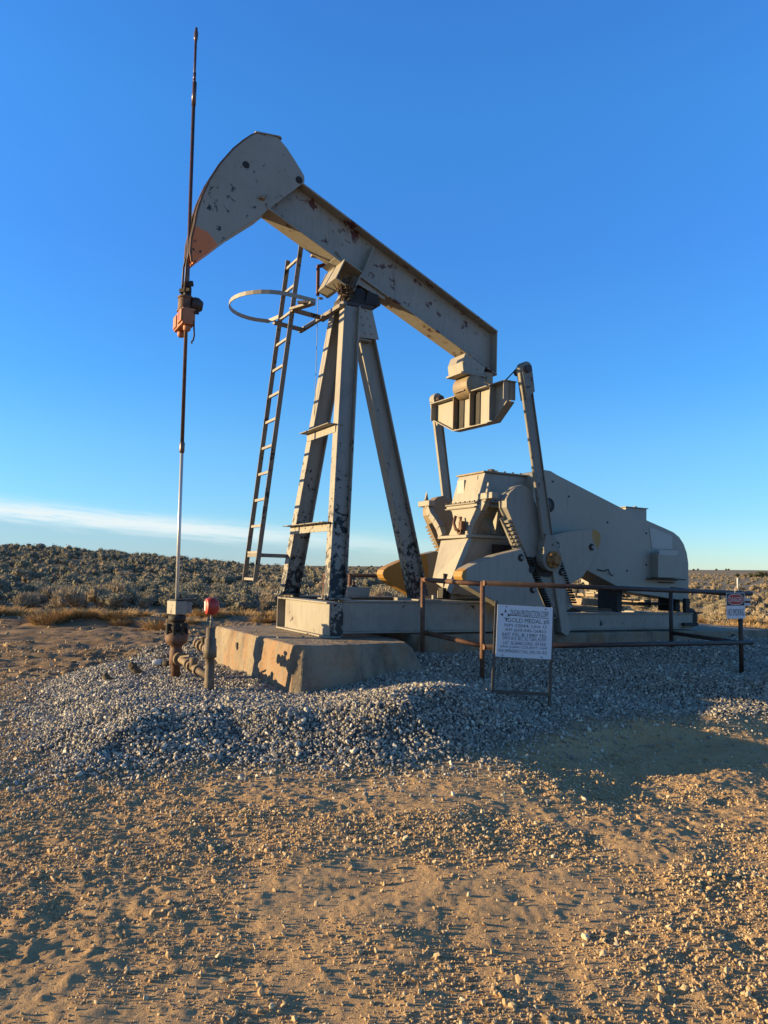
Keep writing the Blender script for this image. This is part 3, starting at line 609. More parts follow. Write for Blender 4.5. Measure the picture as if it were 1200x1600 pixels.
h.lathe((-1.03, 0.1345, 5.79), [(0.046, 0), (0.046, 0.002)], axis=(0, 1, 0)); h.lathe((-0.32, 0.1345, 5.79), [(0.048, 0), (0.048, 0.004), (0.03, 0.006), (0.03, 0.015)], axis=(0, 1, 0)); build_split(h, 'pin_hole', m_black, head)
h = MB(True); h.lathe((-0.80, 0.1345, 5.42), [(0.035, 0), (0.03, 0.02), (0.02, 0.05)], axis=(0, 1, 0)); h.bar((-0.86, 0.16, 5.40), (-0.75, 0.16, 5.46), 0.02, 0.02); h.build('lock_pin', m_tan, head)
for vv in (-0.128, 0.128):
    h = MB(True)
    for i in range(len(arc) - 1):
        (a0, z0), (a1, z1) = arc[i], arc[i + 1]
        h.hull([(a0 - .022, vv - .012, z0), (a1 - .022, vv - .012, z1), (a1 - .022, vv + .012, z1), (a0 - .022, vv + .012, z0), (a0 - .001, vv - .012, z0), (a1 - .001, vv - .012, z1), (a1 - .001, vv + .012, z1), (a0 - .001, vv + .012, z0)],
               [(0, 1, 2, 3), (4, 5, 6, 7), (0, 1, 5, 4), (2, 3, 7, 6), (1, 2, 6, 5), (0, 3, 7, 4)])
    h.build('head_rim', m_rust, head)
# bridle
br = MB(True)
for vv in (-0.07, 0.07):
    path = [(-0.95, vv * 0.6, 6.225)] + [(a - 0.012, vv * (1 if i < 8 else 0.8), z_) for i, (a, z_) in list(enumerate(arc))[::-1][1:-1]] + [(-1.685, vv, 4.40), (-1.69, vv, 4.05)]
    br.tube(path, 0.013, seg=8)
bridle = br.build('bridle', m_cable, pump)
# tail bearing, equalizer
s = MB(True); s.prism([(2.27, 3.93), (2.62, 3.78), (2.58, 3.66), (2.24, 3.66), (2.22, 3.80)], -0.19, 0.19); s.box((2.20, -0.2, 3.63), (2.62, 0.2, 3.659))
s.lathe((2.26, 0.12, 3.80), [(0.035, 0), (0.035, 0.08)], axis=(0, 1, 0)); s.build('tail_bracket', m_paint, pump, bevel=0.006)
s = MB(True); s.lathe((2.47, -0.21, 3.50), [(0.10, 0), (0.165, 0.03), (0.17, 0.06), (0.17, 0.36), (0.165, 0.39), (0.10, 0.42)], axis=(0, 1, 0), seg=28); s.prism([(2.30, 3.41), (2.64, 3.41), (2.60, 3.50), (2.34, 3.50)], -0.12, 0.12); s.box((2.36, -0.15, 3.6), (2.58, 0.15, 3.64)); s.box((2.60, -0.16, 3.42), (2.78, 0.16, 3.72))
s.build('tail_bearing', m_tan, pump, bevel=0.005)
e = MB(True); ep = [(-0.90, 3.405), (-0.86, 3.15), (-0.30, 2.90), (0.68, 2.885), (0.98, 3.11), (0.98, 3.39)]
e.prism(ep, 2.47, 2.482, axis='u')
for i in range(6):
    if i in (0, 4): continue
    (v0, w0), (v1, w1) = ep[i], ep[(i + 1) % 6]
    e.bar((2.47, v0, w0), (2.47, v1, w1), 0.13 if i in (1, 2, 3) else 0.20, 0.014, (0, w1 - w0, -(v1 - v0)))
for vv in (-0.865, 0.95): e.box((2.37, vv - 0.006, 3.14), (2.57, vv + 0.006, 3.39))
eq = e.build('equalizer_beam', m_paint, pump, bevel=0.002)
for vv, hh in ((-0.26, 2.92), (0.16, 2.905), (0.64, 2.90)):
    e = MB(True); e.box((2.375, vv - 0.007, hh), (2.468, vv + 0.007, 3.388)); e.build('stiffener', m_tan if vv < 0.3 else m_paint, eq)
e = MB(True); e.box((2.455, -0.252, 2.91), (2.467, -0.10, 3.385)); e.box((2.455, 0.17, 2.905), (2.467, 0.30, 3.385)); build_split(e, 'grease_panel', m_black, eq)
e = MB(True); e.tube([(2.56, 0.30, 3.60), (2.50, 0.36, 3.50), (2.50, 0.50, 3.44), (2.55, 0.75, 3.45), (2.62, 0.92, 3.60), (2.68, 1.0, 3.63)], 0.009, seg=6); e.build('grease_hose', m_black, eq)
# cranks: shaft centre and pin
SH = Vector((2.62, 1.75)); dn = Vector((0.455, -0.890)).normalized(); pr = Vector((-dn.y, dn.x)); PIN = Vector((3.03, 1.03))
def K(a, b): p = SH + dn * a + pr * b; return (p.x, p.y)     # a down the arm, b to its tail side
for sg, mw in ((1, m_wt), (-1, m_wtf)):
    c = MB(True); v0, v1 = sorted((sg * 0.88, sg * 1.05))
    prof = [K(-0.20 * math.cos(t_ * math.pi / 10), 0) for t_ in range(0)]
    poly = [K(-0.05, -0.245), K(-0.15, -0.20), K(-0.20, -0.12), K(-0.235, 0.02), K(-0.215, 0.13), K(-0.13, 0.20), K(0.0, 0.225), K(1.62, 0.20), K(1.62, -0.20)]
    c.prism(poly, v0, v1)
    crank = c.build('crank', m_tan if sg < 0 else m_crank, pump, bevel=0.006)
    for side in (-1, 1):
        r_ = MB(True); a = 0.68
        while a < 1.55:
            bb = 0.25 - 0.05 * (a + 0.1) / 1.62; p0, p1 = K(a, side * (bb - .012)), K(a + 0.018, side * (bb - .012)); p2, p3 = K(a + 0.018, side * (bb + 0.012)), K(a, side * (bb + 0.012))
            r_.prism([p0, p1, p2, p3], *sorted((sg * 1.04, sg * 1.14))); a += 0.036
        r_.build('rack_teeth', m_black, crank)
    r_ = MB(True); a = 0.12
    while a < 0.62:
        bb = 0.25 - 0.05 * (a + 0.1) / 1.62; p0, p1 = K(a, -(bb - .005)), K(a + 0.028, -(bb - .005)); p2, p3 = K(a + 0.028, -(bb + 0.05)), K(a, -(bb + 0.05))
        r_.prism([p0, p1, p2, p3], *sorted((sg * 0.93, sg * 1.03))); a += 0.056
    e0, e1, e2, e3 = K(0.08, -0.245), K(0.64, -0.225), K(0.64, -0.28), K(0.08, -0.30); r_.prism([e0, e1, e2, e3], *sorted((sg * 0.885, sg * 0.925)))
    r_.build('rack_teeth', m_paint if sg > 0 else m_tan, crank)
    # weights either side of the arm
    wl_ = [(2.585, 1.15), (2.45, 1.115), (2.17, 1.05), (1.90, 0.955), (1.72, 0.875), (1.655, 0.83), (1.635, 0.77), (1.665, 0.71), (1.75, 0.64), (2.23, 0.42), (2.75, 0.13), (2.98, 0.02), (3.14, 0.05)]
    wr_ = [(3.02, 1.42), (3.14, 1.36), (3.40, 1.42), (3.80, 1.475), (3.93, 1.465), (3.995, 1.41), (4.00, 1.33), (3.96, 1.22), (3.82, 0.98), (3.66, 0.80), (3.52, 0.735), (3.38, 0.66), (3.36, 0.40), (3.47, 0.10), (3.40, 0.0), (3.30, 0.05)]
    for pl_, lab in ((wl_, 0), (wr_, 1)):
        if sg < 0 and lab == 1: continue          # left out to let low sun through to the motor; the reducer hides it
        c = MB(True); c.prism(pl_, *sorted((sg * 0.93, sg * (1.13 if lab == 0 else 1.09))))
        wt = c.build('counterweight', mw, pump, bevel=0.012)
        hb = MB(True)
        for (a, z_) in (((2.56, 1.03), (2.74, 0.88), (2.76, 0.62), (2.78, 0.36)) if lab == 0 else ((3.20, 1.22), (3.28, 0.86), (3.82, 1.22))):
            hb.lathe((a, sg * (1.131 if lab == 0 else 1.091), z_), [(0.05, 0), (0.05, 0.003)], axis=(0, sg, 0)); 
        build_split(hb, 'bolt_recess', m_black, wt)
        hb = MB(True)
        for (a, z_) in (((2.56, 1.03), (2.76, 0.62), (2.78, 0.36)) if lab == 0 else ((3.20, 1.22), (3.28, 0.86), (3.82, 1.22))):
            hb.lathe((a + .006, sg * (1.135 if lab == 0 else 1.095), z_), [(0.024, 0), (0.024, 0.02)], axis=(0, sg, 0), seg=6)
        build_split(hb, 'bolt', m_grey, wt)
    gsm = MB(True); 
    gsm.prism([K(0.72, -0.19), K(0.74, 0.17), K(0.92, 0.22), K(1.02, 0.12), K(1.08, 0.0), K(1.0, -0.14), K(0.88, -0.21)], *sorted((sg * 1.051, sg * 1.058))); gsm.build('grease_patch', m_black, crank)
    # pitman
    p = MB(True); T0 = Vector((2.60, sg * 1.10, 3.50)); T1 = Vector((2.99, sg * 1.14, 1.30))
    p.ibeam(T0, T1, 0.055, 0.165, ref=(1, 0, 0), t=0.012)
    tp = [(2.60 - 0.085 * math.cos(math.pi * i / 8), 3.545 + 0.09 * math.sin(math.pi * i / 8)) for i in range(9)] + [(2.735, 3.25), (2.60, 3.12)]
    p.prism(tp, *sorted((sg * 1.03, sg * 1.16)))
    bp = [(2.93, 1.36), (3.05, 1.34), (3.13, 1.20)] + [(PIN.x + 0.165 * math.cos(a), PIN.y + 0.165 * math.sin(a)) for a in [math.pi * (0.25 - 1.42 * i / 12) for i in range(13)]] + [(2.88, 1.18)]
    p.prism(bp, *sorted((sg * 1.06, sg * 1.20)))
    pit = p.build('pitman_arm', m_pit if sg > 0 else m_paint, pump, bevel=0.004)
    p = MB(True); p.lathe((2.60, sg * 0.93, 3.53), [(0.05, 0), (0.05, 0.27)], axis=(0, sg, 0)); p.build('wrist_pin', m_drust, pit)
    p = MB(True); p.lathe((PIN.x + .01, sg * 1.20, PIN.y - .01), [(0.115, 0), (0.115, 0.025), (0.06, 0.035), (0.055, 0.09)], axis=(0, sg, 0))
    for k_ in range(6): a = k_ * math.pi / 3 + .3; p.lathe((PIN.x + .01 + 0.085 * math.cos(a), sg * 1.225, PIN.y - .01 + 0.085 * math.sin(a)), [(0.02, 0), (0.02, 0.03)], axis=(0, sg, 0), seg=6)
    p.build('crank_pin', m_pin, pit)
# gear reducer on its pedestal
g = MB(True)
def quadprism(pts8, mb): mb.hull(pts8, [(0, 1, 2, 3), (4, 5, 6, 7), (0, 1, 5, 4), (1, 2, 6, 5), (2, 3, 7, 6), (3, 0, 4, 7)])
quadprism([(2.10, -0.30, 0.70), (2.10, 0.20, 0.52), (2.30, 0.40, 1.30), (2.30, -0.40, 1.28), (3.35, -0.45, 0.47), (3.35, 0.50, 0.47), (3.35, 0.50, 1.30), (3.35, -0.45, 1.28)], g)
g.box((2.27, -0.44, 1.301), (3.4, 0.46, 1.345))
for vv in (-0.2, 0.0, 0.15): g.box((2.13, vv, 0.449), (2.25, vv + 0.02, 0.56))
ped = g.build('gearbox_pedestal', m_paint, pump, bevel=0.008)
g = MB(True); g.box((2.55, 0.505, 0.75), (3.2, 0.512, 1.22)); g.build('side_recess', m_black, ped)
g = MB(True)
sec = [(-0.30, 1.346), (0.34, 1.346), (0.36, 1.45), (0.30, 1.58), (0.40, 1.72), (0.62, 1.74), (0.62, 1.80), (-0.36, 1.80), (-0.36, 1.74), (-0.22, 1.70), (-0.17, 1.58), (-0.22, 1.45)]
g.prism(sec, 2.36, 3.30, axis='u')
quadprism([(2.36, -0.24, 1.801), (2.36, 0.56, 1.801), (2.42, 0.50, 2.20), (2.42, -0.14, 2.20), (3.42, -0.24, 1.801), (3.42, 0.56, 1.801), (3.36, 0.50, 2.20), (3.36, -0.14, 2.20)], g)
g.box((2.33, -0.36, 1.72), (3.46, 0.66, 1.742)); g.box((2.33, -0.36, 1.776), (3.46, 0.66, 1.799))
gear = g.build('gear_reducer', m_paint, pump, bevel=0.02)
g = MB(True); g.box((2.40, -0.18, 2.201), (3.40, 0.53, 2.225)); g.lathe((2.62, 0.38, 2.226), [(0.06, 0), (0.06, 0.03), (0.03, 0.05)]); g.build('reducer_cover', m_tan, gear, bevel=0.005)
g = MB(True); g.box((2.385, -0.12, 1.95), (2.40, 0.05, 2.14)); o_ = g.build('name_plate', m_patch, gear); o_.location = (-0.002, 0, 0)
g = MB(True)
for i in range(9):
    g.lathe((2.33 - .0, -0.30 + i * 0.115, 1.80), [(0.014, 0), (0.014, 0.02)], seg=6)
for i in range(11):
    g.lathe((2.44 + i * 0.098, 0.60, 1.80), [(0.014, 0), (0.014, 0.022)], seg=6)
for i in range(7):
    g.lathe((2.48 + i * 0.14, 0.50, 2.226), [(0.013, 0), (0.013, 0.02)], seg=6)
build_split(g, 'flange_bolt', m_drust, gear)
for i in range(3):
    g = MB(True); uu = 2.62 + i * 0.28; g.hull([(uu, 0.50, 1.70), (uu + .02, 0.50, 1.70), (uu + .02, 0.36, 1.36), (uu, 0.36, 1.36), (uu, 0.62, 1.72), (uu + .02, 0.62, 1.72), (uu + .02, 0.46, 1.36), (uu, 0.46, 1.36)], [(0, 1, 2, 3), (4, 5, 6, 7), (0, 1, 5, 4), (1, 2, 6, 5), (2, 3, 7, 6), (3, 0, 4, 7)]); g.build('casting_rib', m_paint, gear)
for sg in (1, -1):        # curved brackets holding the brake and covers
    g = MB(True); pth = [(2.31, sg * 0.36, 1.34), (2.30, sg * 0.42, 1.46), (2.29, sg * 0.52, 1.57), (2.28, sg * 0.64, 1.67), (2.28, sg * 0.72, 1.78), (2.28, sg * 0.76, 1.88)]
    for i in range(5): g.bar(pth[i], pth[i + 1], 0.09 - .002 * i, 0.11 - .004 * i, (0, 1, 0))
    g.box((2.22, min(sg * 0.62, sg * 0.94), 1.80), (2.33, max(sg * 0.62, sg * 0.94), 1.885)); g.prism([(2.24, 1.886), (2.31, 1.886), (2.27, 2.03)], min(sg * 0.76, sg * 0.80), max(sg * 0.76, sg * 0.80))
    g.build('bracket_arm', m_paint, gear, bevel=0.01)
g = MB(True); g.tube([(2.30, -0.02, 1.62), (2.27, -0.02, 1.52), (2.28, 0.02, 1.42), (2.31, 0.08, 1.40)], 0.022, seg=8); g.tube([(2.31, 0.10, 1.60), (2.28, 0.12, 1.50), (2.31, 0.14, 1.42)], 0.018, seg=8); g.box((2.27, 0.10, 1.42), (2.33, 0.17, 1.54)); g.lathe((2.33, 0.06, 1.40), [(0.05, 0), (0.05, 0.03)], axis=(-1, 0, 0)); g.build('brake_linkage', m_rust, gear)
g = MB(True); g.tube([(2.12, 0.0, 0.46), (2.12, 0.0, 0.80)], 0.02); g.box((2.06, -0.06, 0.46), (2.16, 0.06, 0.60)); g.build('valve_stub', m_black, ped)
# belt guard housing
hp = [(3.14, 0.95), (3.10, 2.10), (3.13, 2.20), (3.20, 2.265), (3.30, 2.295), (3.42, 2.29), (3.52, 2.25), (5.168, 1.737), (5.70, 1.60), (5.90, 1.545), (6.03, 1.475), (6.13, 1.37), (6.20, 1.23), (6.235, 1.07), (6.235, 0.47), (4.93, 0.60), (4.52, 0.745), (4.068, 0.915), (3.85, 0.92), (3.4, 0.93)]
h = MB(True); h.prism(hp, 0.24, 0.70); house = h.build('belt_guard', m_house, pump, bevel=0.012)
h = MB(True); h.box((5.02, 0.32, 1.70), (5.46, 0.56, 1.885)); h.box((5.00, 0.30, 1.886), (5.48, 0.58, 1.90)); h.lathe((5.34, 0.44, 1.90), [(0.03, 0), (0.03, 0.03)]); h.build('vent_box', m_house, house, bevel=0.004)
h = MB(True); h.prism([(5.40, 1.20), (5.40, 0.83), (5.92, 0.83), (5.92, 1.16), (5.84, 1.25)][::1], 0.702, 0.84); h.build('access_box', m_house, house, bevel=0.008)
h = MB(True); h.box((5.30, 0.705, 0.80), (5.98, 0.86, 0.818)); h.box((5.56, 0.703, 0.75), (5.88, 0.73, 0.765)); build_split(h, 'ledge', m_black, house)
h = MB(True); h.prism([(5.42, 1.27), (5.86, 1.27), (5.86, 1.49), (5.36, 1.60)], 0.7015, 0.706); h.prism([(5.42, 1.17), (5.80, 1.17), (5.84, 1.25), (5.42, 1.25)], 0.842, 0.845); build_split(h, 'fresh_paint_patch', m_patch, house)
h = MB(True); h.lathe((3.38, 0.701, 1.80), [(0.105, 0), (0.105, 0.004)], axis=(0, 1, 0)); h.build('hub_hole', m_black, house)
h = MB(True); h.lathe((3.35, 0.706, 1.80), [(0.07, 0), (0.07, 0.01), (0.03, 0.02)], axis=(0, 1, 0)); h.build('hub_nut', m_drust, house)
h = MB(True)
for (a, z_) in ((3.45, 2.14), (4.5, 1.62), (5.30, 1.02), (4.9, 0.92), (5.3, 1.5), (3.75, 1.95)): h.lathe((a, 0.701, z_), [(0.014, 0), (0.014, 0.008)], axis=(0, 1, 0), seg=8)
for u_ in (4.4, 4.95): h.lathe((u_, 0.5, 2.265 - (u_ - 3.47) * 0.3115), [(0.02, 0), (0.02, 0.03)])
build_split(h, 'bolt', m_black, house); h = MB(True); h.tube([(5.93, 0.70, 1.18), (5.93, 0.74, 1.21), (5.97, 0.74, 1.21), (5.97, 0.71, 1.15)], 0.007, seg=6); h.build('latch', m_black, house)
h = MB(True); h.tube([(4.30, 0.715, 0.92), (4.42, 0.72, 0.90), (4.50, 0.72, 0.93), (4.54, 0.72, 0.86), (4.60, 0.72, 0.84)], 0.008, seg=6); h.build('loose_wire', m_black, house)
h = MB(True); h.box((4.8, 0.20, 0.31), (4.9, 0.60, 0.62)); h.box((6.05, 0.25, 0.31), (6.15, 0.6, 0.5)); h.box((5.6, 0.25, 0.40), (6.1, 0.5, 0.44)); build_split(h, 'guard_support', m_black, house)
# electric motor on slide rails that run across the skid
mo = MB(True); mo.lathe((5.44, -0.64, 0.73), [(0.07, 0), (0.13, 0.02), (0.16, 0.04), (0.16, 0.42), (0.13, 0.46), (0.07, 0.48)], axis=(0, 1, 0), seg=24)
for i in range(12):
    a = i * math.pi / 6; mo.bar((5.44 + 0.165 * math.cos(a), -0.56, 0.73 + 0.165 * math.sin(a)), (5.44 + 0.165 * math.cos(a), -0.25, 0.73 + 0.165 * math.sin(a)), 0.012, 0.03, (math.cos(a), 0, math.sin(a)))
mo.box((5.30, -0.60, 0.545), (5.58, -0.2, 0.575)); mo.box((5.20, -0.60, 0.64), (5.29, -0.42, 0.80)); mo.lathe((5.44, -0.16, 0.73), [(0.03, 0), (0.03, 0.16)], axis=(0, 1, 0)); mo.lathe((5.44, -0.10, 0.73), [(0.09, 0), (0.09, 0.08)], axis=(0, 1, 0))
motor = mo.build('electric_motor', m_paint, pump, bevel=0.004)
mo = MB(True); mo.tube([(5.20, -0.55, 0.72), (5.06, -0.52, 0.62), (4.98, -0.48, 0.50), (5.0, -0.42, 0.40), (5.1, -0.4, 0.36)], 0.014, seg=8); mo.build('motor_cable', m_black, motor)
mo = MB(True); mo.box((5.12, -0.80, 0.50), (5.20, -0.05, 0.544)); mo.box((5.66, -0.80, 0.50), (5.74, -0.05, 0.544)); mo.box((4.96, -0.80, 0.36), (5.03, 0.25, 0.47)); mo.box((5.84, -0.80, 0.36), (5.90, 0.25, 0.47)); mo.box((4.80, -0.80, 0.305), (5.06, 0.5, 0.345))
build_split(mo, 'slide_rail', m_tan, motor, bevel=0.004)
# ladder
lb, lt = Vector((-0.42, -0.87, 0.62)), Vector((-0.14, -0.40, 5.03)); ld = lt - lb
lm = MB(True)
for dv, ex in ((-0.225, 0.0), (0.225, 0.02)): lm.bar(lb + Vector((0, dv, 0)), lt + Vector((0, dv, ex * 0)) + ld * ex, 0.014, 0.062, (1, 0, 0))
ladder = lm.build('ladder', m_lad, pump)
for i in range(13):
    p = lb + ld * (0.008 + i * 0.0805); r_ = MB(True); r_.bar(p + Vector((0, -0.217, 0)), p + Vector((0, 0.217, 0)), 0.028, 0.034, (0, 0, 1)); r_.build('rung', m_paint, ladder)
hoop = MB(True); pts = []
hz_ = 4.28
pts.append((0.0, 0.06)); pts.append((-0.30, 0.09))
for i in range(0, 17): a = math.pi / 2 + math.pi * i / 16; pts.append((-0.42 + 0.53 * math.cos(a), -0.50 + 0.59 * math.sin(a)))
pts.append((-0.24, -1.06)); pts.append((-0.17, -0.72))
for i in range(len(pts) - 1): hoop.bar((*pts[i], hz_), (*pts[i + 1], hz_), 0.010, 0.052 + 0.0004 * (i % 2), (0, 0, 1))
hoop.build('safety_hoop', m_leg, ladder)
lm = MB(True)
lm.bar((0.22, -1.0, 4.20), (0.31, 0.30, 4.24), 0.05, 0.05, (0, 0, 1)); lm.bar((0.36, -0.55, 4.255), (0.40, 0.12, 4.275), 0.05, 0.03, (0, 0, 1))
lm.bar((-0.22, -0.22, 4.205), (0.22, -0.30, 4.205), 0.045, 0.05, (0, 0, 1)); lm.bar((-0.28, -0.72, 4.16), (0.2, -0.82, 4.165), 0.045, 0.05, (0, 0, 1)); lm.bar((-0.22, 0.0, 4.235), (-0.10, 0.09, 4.235), 0.05, 0.03); lm.bar((-0.20, -0.26, 4.22), (-0.06, 0.12, 4.22), 0.09, 0.03)
lm.bar((-0.34, -0.74, 0.975), (0.02, -0.70, 0.975), 0.05, 0.05, (0, 0, 1)); lm.bar((-0.40, -1.02, 0.975), (-0.37, -0.60, 0.975), 0.035, 0.05, (0, 0, 1))
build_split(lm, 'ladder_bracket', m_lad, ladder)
# brake hook and cord below the beam
s = MB(True); s.bar((0.33, -0.28, 4.975), (0.17, -0.30, 4.90), 0.03, 0.045, (0, 0, 1)); s.bar((0.17, -0.30, 4.92), (0.18, -0.30, 4.50), 0.03, 0.04, (1, 0, 0)); hook = s.build('safety_hook', m_dred, pump)
s = MB(True); s.tube([(0.18, -0.30, 4.5), (0.185, -0.30, 4.42), (0.19, -0.3, 3.9), (0.20, -0.31, 3.2), (0.21, -0.36, 2.6)], 0.0045, seg=6); s.box((0.19, -0.31, 4.455), (0.25, -0.28, 4.48)); s.build('cord', m_cord, hook)
s = MB(True); s.tube([(0.28, 0.0, 5.02), (0.40, 0.0, 4.90), (0.44, 0.0, 4.86)], 0.022); s.box((0.02, -0.22, 4.97), (0.42, -0.16, 5.0)); s.build('stop_bracket', m_tan, hook)
# mud-and-twig nest in the saddle
ns = MB()
for i in range(150):
    a = random.gauss(0, 1); c = W(0.36 + random.gauss(0, 0.05), 0.20 + random.gauss(0, 0.05), 4.47 + random.gauss(0, 0.055)); d_ = Vector((random.gauss(0, 0.5), random.gauss(0, 0.5), random.gauss(-0.4, 0.8))).normalized() * random.uniform(0.03, 0.09)
    ns.tube([c - d_, c + Vector((random.gauss(0, .008), random.gauss(0, .008), random.gauss(0, .008))), c + d_], random.uniform(0.004, 0.010), seg=5)
tag(ns.build('bird_nest', m_nest), 'ragged brown twig nest stuffed under the walking beam on top of the post', 'nest')

# ------------------------------------------------------------------ polished rod, rotator
def RODP(w_): f = (w_ - 0.35) / 7.06; return (-1.588 - 0.105 * f, 0.0, w_)
s = MB(True); s.tube([RODP(0.25), RODP(2.2)], 0.021, seg=14); rod = s.build('polished_rod', m_rodbright); rod.matrix_world = PUMP
tag(rod, 'tall thin polished rod rising from the wellhead past the horse head', 'rod')
s = MB(True); s.tube([RODP(2.22), RODP(6.55)], 0.0225, seg=12); s.tube([RODP(6.55), RODP(7.30)], 0.016, seg=10); s.lathe(RODP(2.13), [(0.022, 0), (0.03, 0.02), (0.03, 0.12), (0.022, 0.14)]); s.lathe(RODP(6.42), [(0.026, 0), (0.026, 0.30)]); s.lathe(RODP(6.74), [(0.018, 0), (0.018, 0.10)]); s.lathe(RODP(7.24), [(0.014, 0), (0.026, 0.05), (0.026, 0.12), (0.016, 0.15), (0.016, 0.18)])
s.build('upper_rod', m_roddark, rod)
s = MB(True); s.lathe(RODP(4.02), [(0.04, 0), (0.05, 0.02), (0.05, 0.12), (0.035, 0.14)], seg=8); s.bar((-1.70, 0.03, 4.15), (-1.60, 0.09, 4.17), 0.04, 0.06); s.bar((-1.72, -0.04, 4.09), (-1.62, 0.06, 4.10), 0.05, 0.05); s.build('rod_clamp', m_black, rod, bevel=0.004)
rr = empty('rod_rotator', 'orange rod rotator and carrier bar hanging on the bridle below the horse head', 'rod rotator', PUMP)
cx = -1.66
s = MB(True); s.lathe((cx - .0, 0, 3.83), [(0.095, 0), (0.095, 0.02), (0.085, 0.03), (0.085, 0.16), (0.095, 0.165), (0.095, 0.185), (0.06, 0.20)]); s.build('upper_body', m_rust, rr, bevel=0.003)
s = MB(True); s.lathe((cx + 0.07, 0.03, 3.935), [(0.075, 0), (0.09, 0.02), (0.09, 0.07), (0.06, 0.12), (0.05, 0.13)], axis=(1, 0.15, -0.1)); s.build('gear_cap', m_drust, rr)
s = MB(True); s.box((cx - 0.075, -0.21, 3.63), (cx + 0.075, 0.21, 3.825)); s.box((cx - 0.095, 0.04, 3.66), (cx - 0.076, 0.21, 3.81)); s.box((cx - 0.09, -0.20, 3.65), (cx - 0.076, -0.06, 3.80))
for vv in (-0.14, 0.14): s.lathe((cx, vv, 3.56), [(0.03, 0), (0.045, 0.02), (0.045, 0.069)], seg=10)
car = s.build('carrier_bar', m_orange, rr, bevel=0.008)
s = MB(True); s.box((cx - 0.098, 0.08, 3.69), (cx - 0.0955, 0.13, 3.79)); s.build('red_slot', m_red, car)
s = MB(True); s.tube([(cx + 0.06, 0.20, 3.70), (cx + 0.07, 0.22, 3.50), (cx + 0.06, 0.22, 3.44), (cx + 0.04, 0.22, 3.42), (cx + .05, 0.22, 3.40)], 0.010, seg=6); s.lathe((cx + 0.06, 0.215, 3.78), [(0.02, 0), (0.02, 0.05)], axis=(1, 0, 0)); s.build('drive_cable', m_black, rr)

# ------------------------------------------------------------------ wellhead and pipework
wb = W(-1.575, 0, 0); wx, wy = wb.x, wb.y
wh = empty('wellhead', 'rusty wellhead stack with greasy black stuffing box under the polished rod', 'wellhead', loc=(wx, wy, 0.2))
def wbuild(mb, name, mat, par=wh, bevel=0, org=(wx, wy, 0.2)):
    for v in mb.bm.verts: v.co -= Vector(org)
    return mb.build(name, mat, par, bevel)
wx2 = wx + 0.004
s = MB(); s.lathe((wx2, wy, 0.10), [(0.052, 0), (0.052, 0.28), (0.075, 0.30), (0.075, 0.46), (0.065, 0.47), (0.065, 0.50), (0.085, 0.52), (0.125, 0.56), (0.13, 0.58), (0.13, 0.64), (0.11, 0.66), (0.085, 0.68)], seg=24); wbuild(s, 'casing_head', m_rust)
s = MB(); s.lathe((wx2, wy, 0.78), [(0.085, 0), (0.105, 0.02), (0.105, 0.06), (0.085, 0.07), (0.085, 0.11), (0.10, 0.12), (0.10, 0.18), (0.06, 0.19)], seg=20)
for k_ in range(8):
    a = k_ * math.pi / 4; s.lathe((wx2 + 0.115 * math.cos(a), wy + 0.115 * math.sin(a), 0.74), [(0.018, 0), (0.018, 0.13)], seg=6)
s.tube([(wx2 - 0.13, wy - 0.05, 0.86), (wx2 + 0.14, wy - 0.06, 0.84)], 0.022); wbuild(s, 'stuffing_box', m_black)
def rbox(u0, v0, z0, u1, v1, z1, mb):
    ax_, vx_ = Vector((math.cos(R(42)), math.sin(R(42)), 0)), Vector((math.sin(R(42)), -math.cos(R(42)), 0)); c = Vector((wx2, wy, 0)); mb.bar(c + ax_ * u0 + vx_ * (v0 + v1) / 2 + Vector((0, 0, (z0 + z1) / 2)), c + ax_ * u1 + vx_ * (v0 + v1) / 2 + Vector((0, 0, (z0 + z1) / 2)), abs(v1 - v0), z1 - z0)
s = MB(); rbox(-0.07, -0.13, 0.975, 0.07, 0.09, 1.13, s); wbuild(s, 'leak_detector_box', m_cbox, bevel=0.006)
s = MB(); rbox(0.071, -0.10, 0.985, 0.15, 0.07, 1.12, s); wbuild(s, 'detector_arm', m_grey, bevel=0.006)
s = MB(); rbox(-0.06, -0.10, 1.132, 0.20, 0.08, 1.15, s); wbuild(s, 'top_plate', m_black)
rx, ry = -1.80, 8.15
s = MB(); a = Vector((wx2 + 0.05, wy - 0.05, 0.47)); bpt = Vector((rx, ry, 0.385)); d_ = bpt - a
s.tube([a, bpt], 0.040, seg=14); L_ = d_.length; dd_ = d_.normalized()
for f_, r_, l_ in ((0.0, 0.075, 0.05), (0.30, 0.055, 0.05), (0.42, 0.062, 0.04), (0.62, 0.058, 0.05)): s.lathe(a + d_ * f_, [(r_, 0), (r_, l_)], axis=dd_)
s.lathe(a + d_ * 0.5 + Vector((0, 0, 0.0)), [(0.045, 0), (0.045, 0.10), (0.03, 0.11)]); s.bar(a + d_ * 0.16 + Vector((-.04, 0, .05)), a + d_ * 0.3 + Vector((0.02, 0, .09)), 0.02, 0.02); wbuild(s, 'flow_line', m_mudpipe)
rs = empty('riser_pipe', 'vertical galvanised riser pipe beside the concrete block, topped by a red gauge', 'pipe', loc=(rx, ry, 0.2))
O2 = (rx, ry, 0.2)
s = MB(); s.lathe((rx, ry, 0.10), [(0.043, 0), (0.043, 0.10), (0.05, 0.11), (0.05, 0.36), (0.046, 0.37), (0.046, 0.48), (0.068, 0.49), (0.068, 0.60), (0.06, 0.61), (0.06, 0.68), (0.048, 0.69), (0.048, 0.80)], seg=20); wbuild(s, 'pipe_body', m_riser, rs, org=O2)
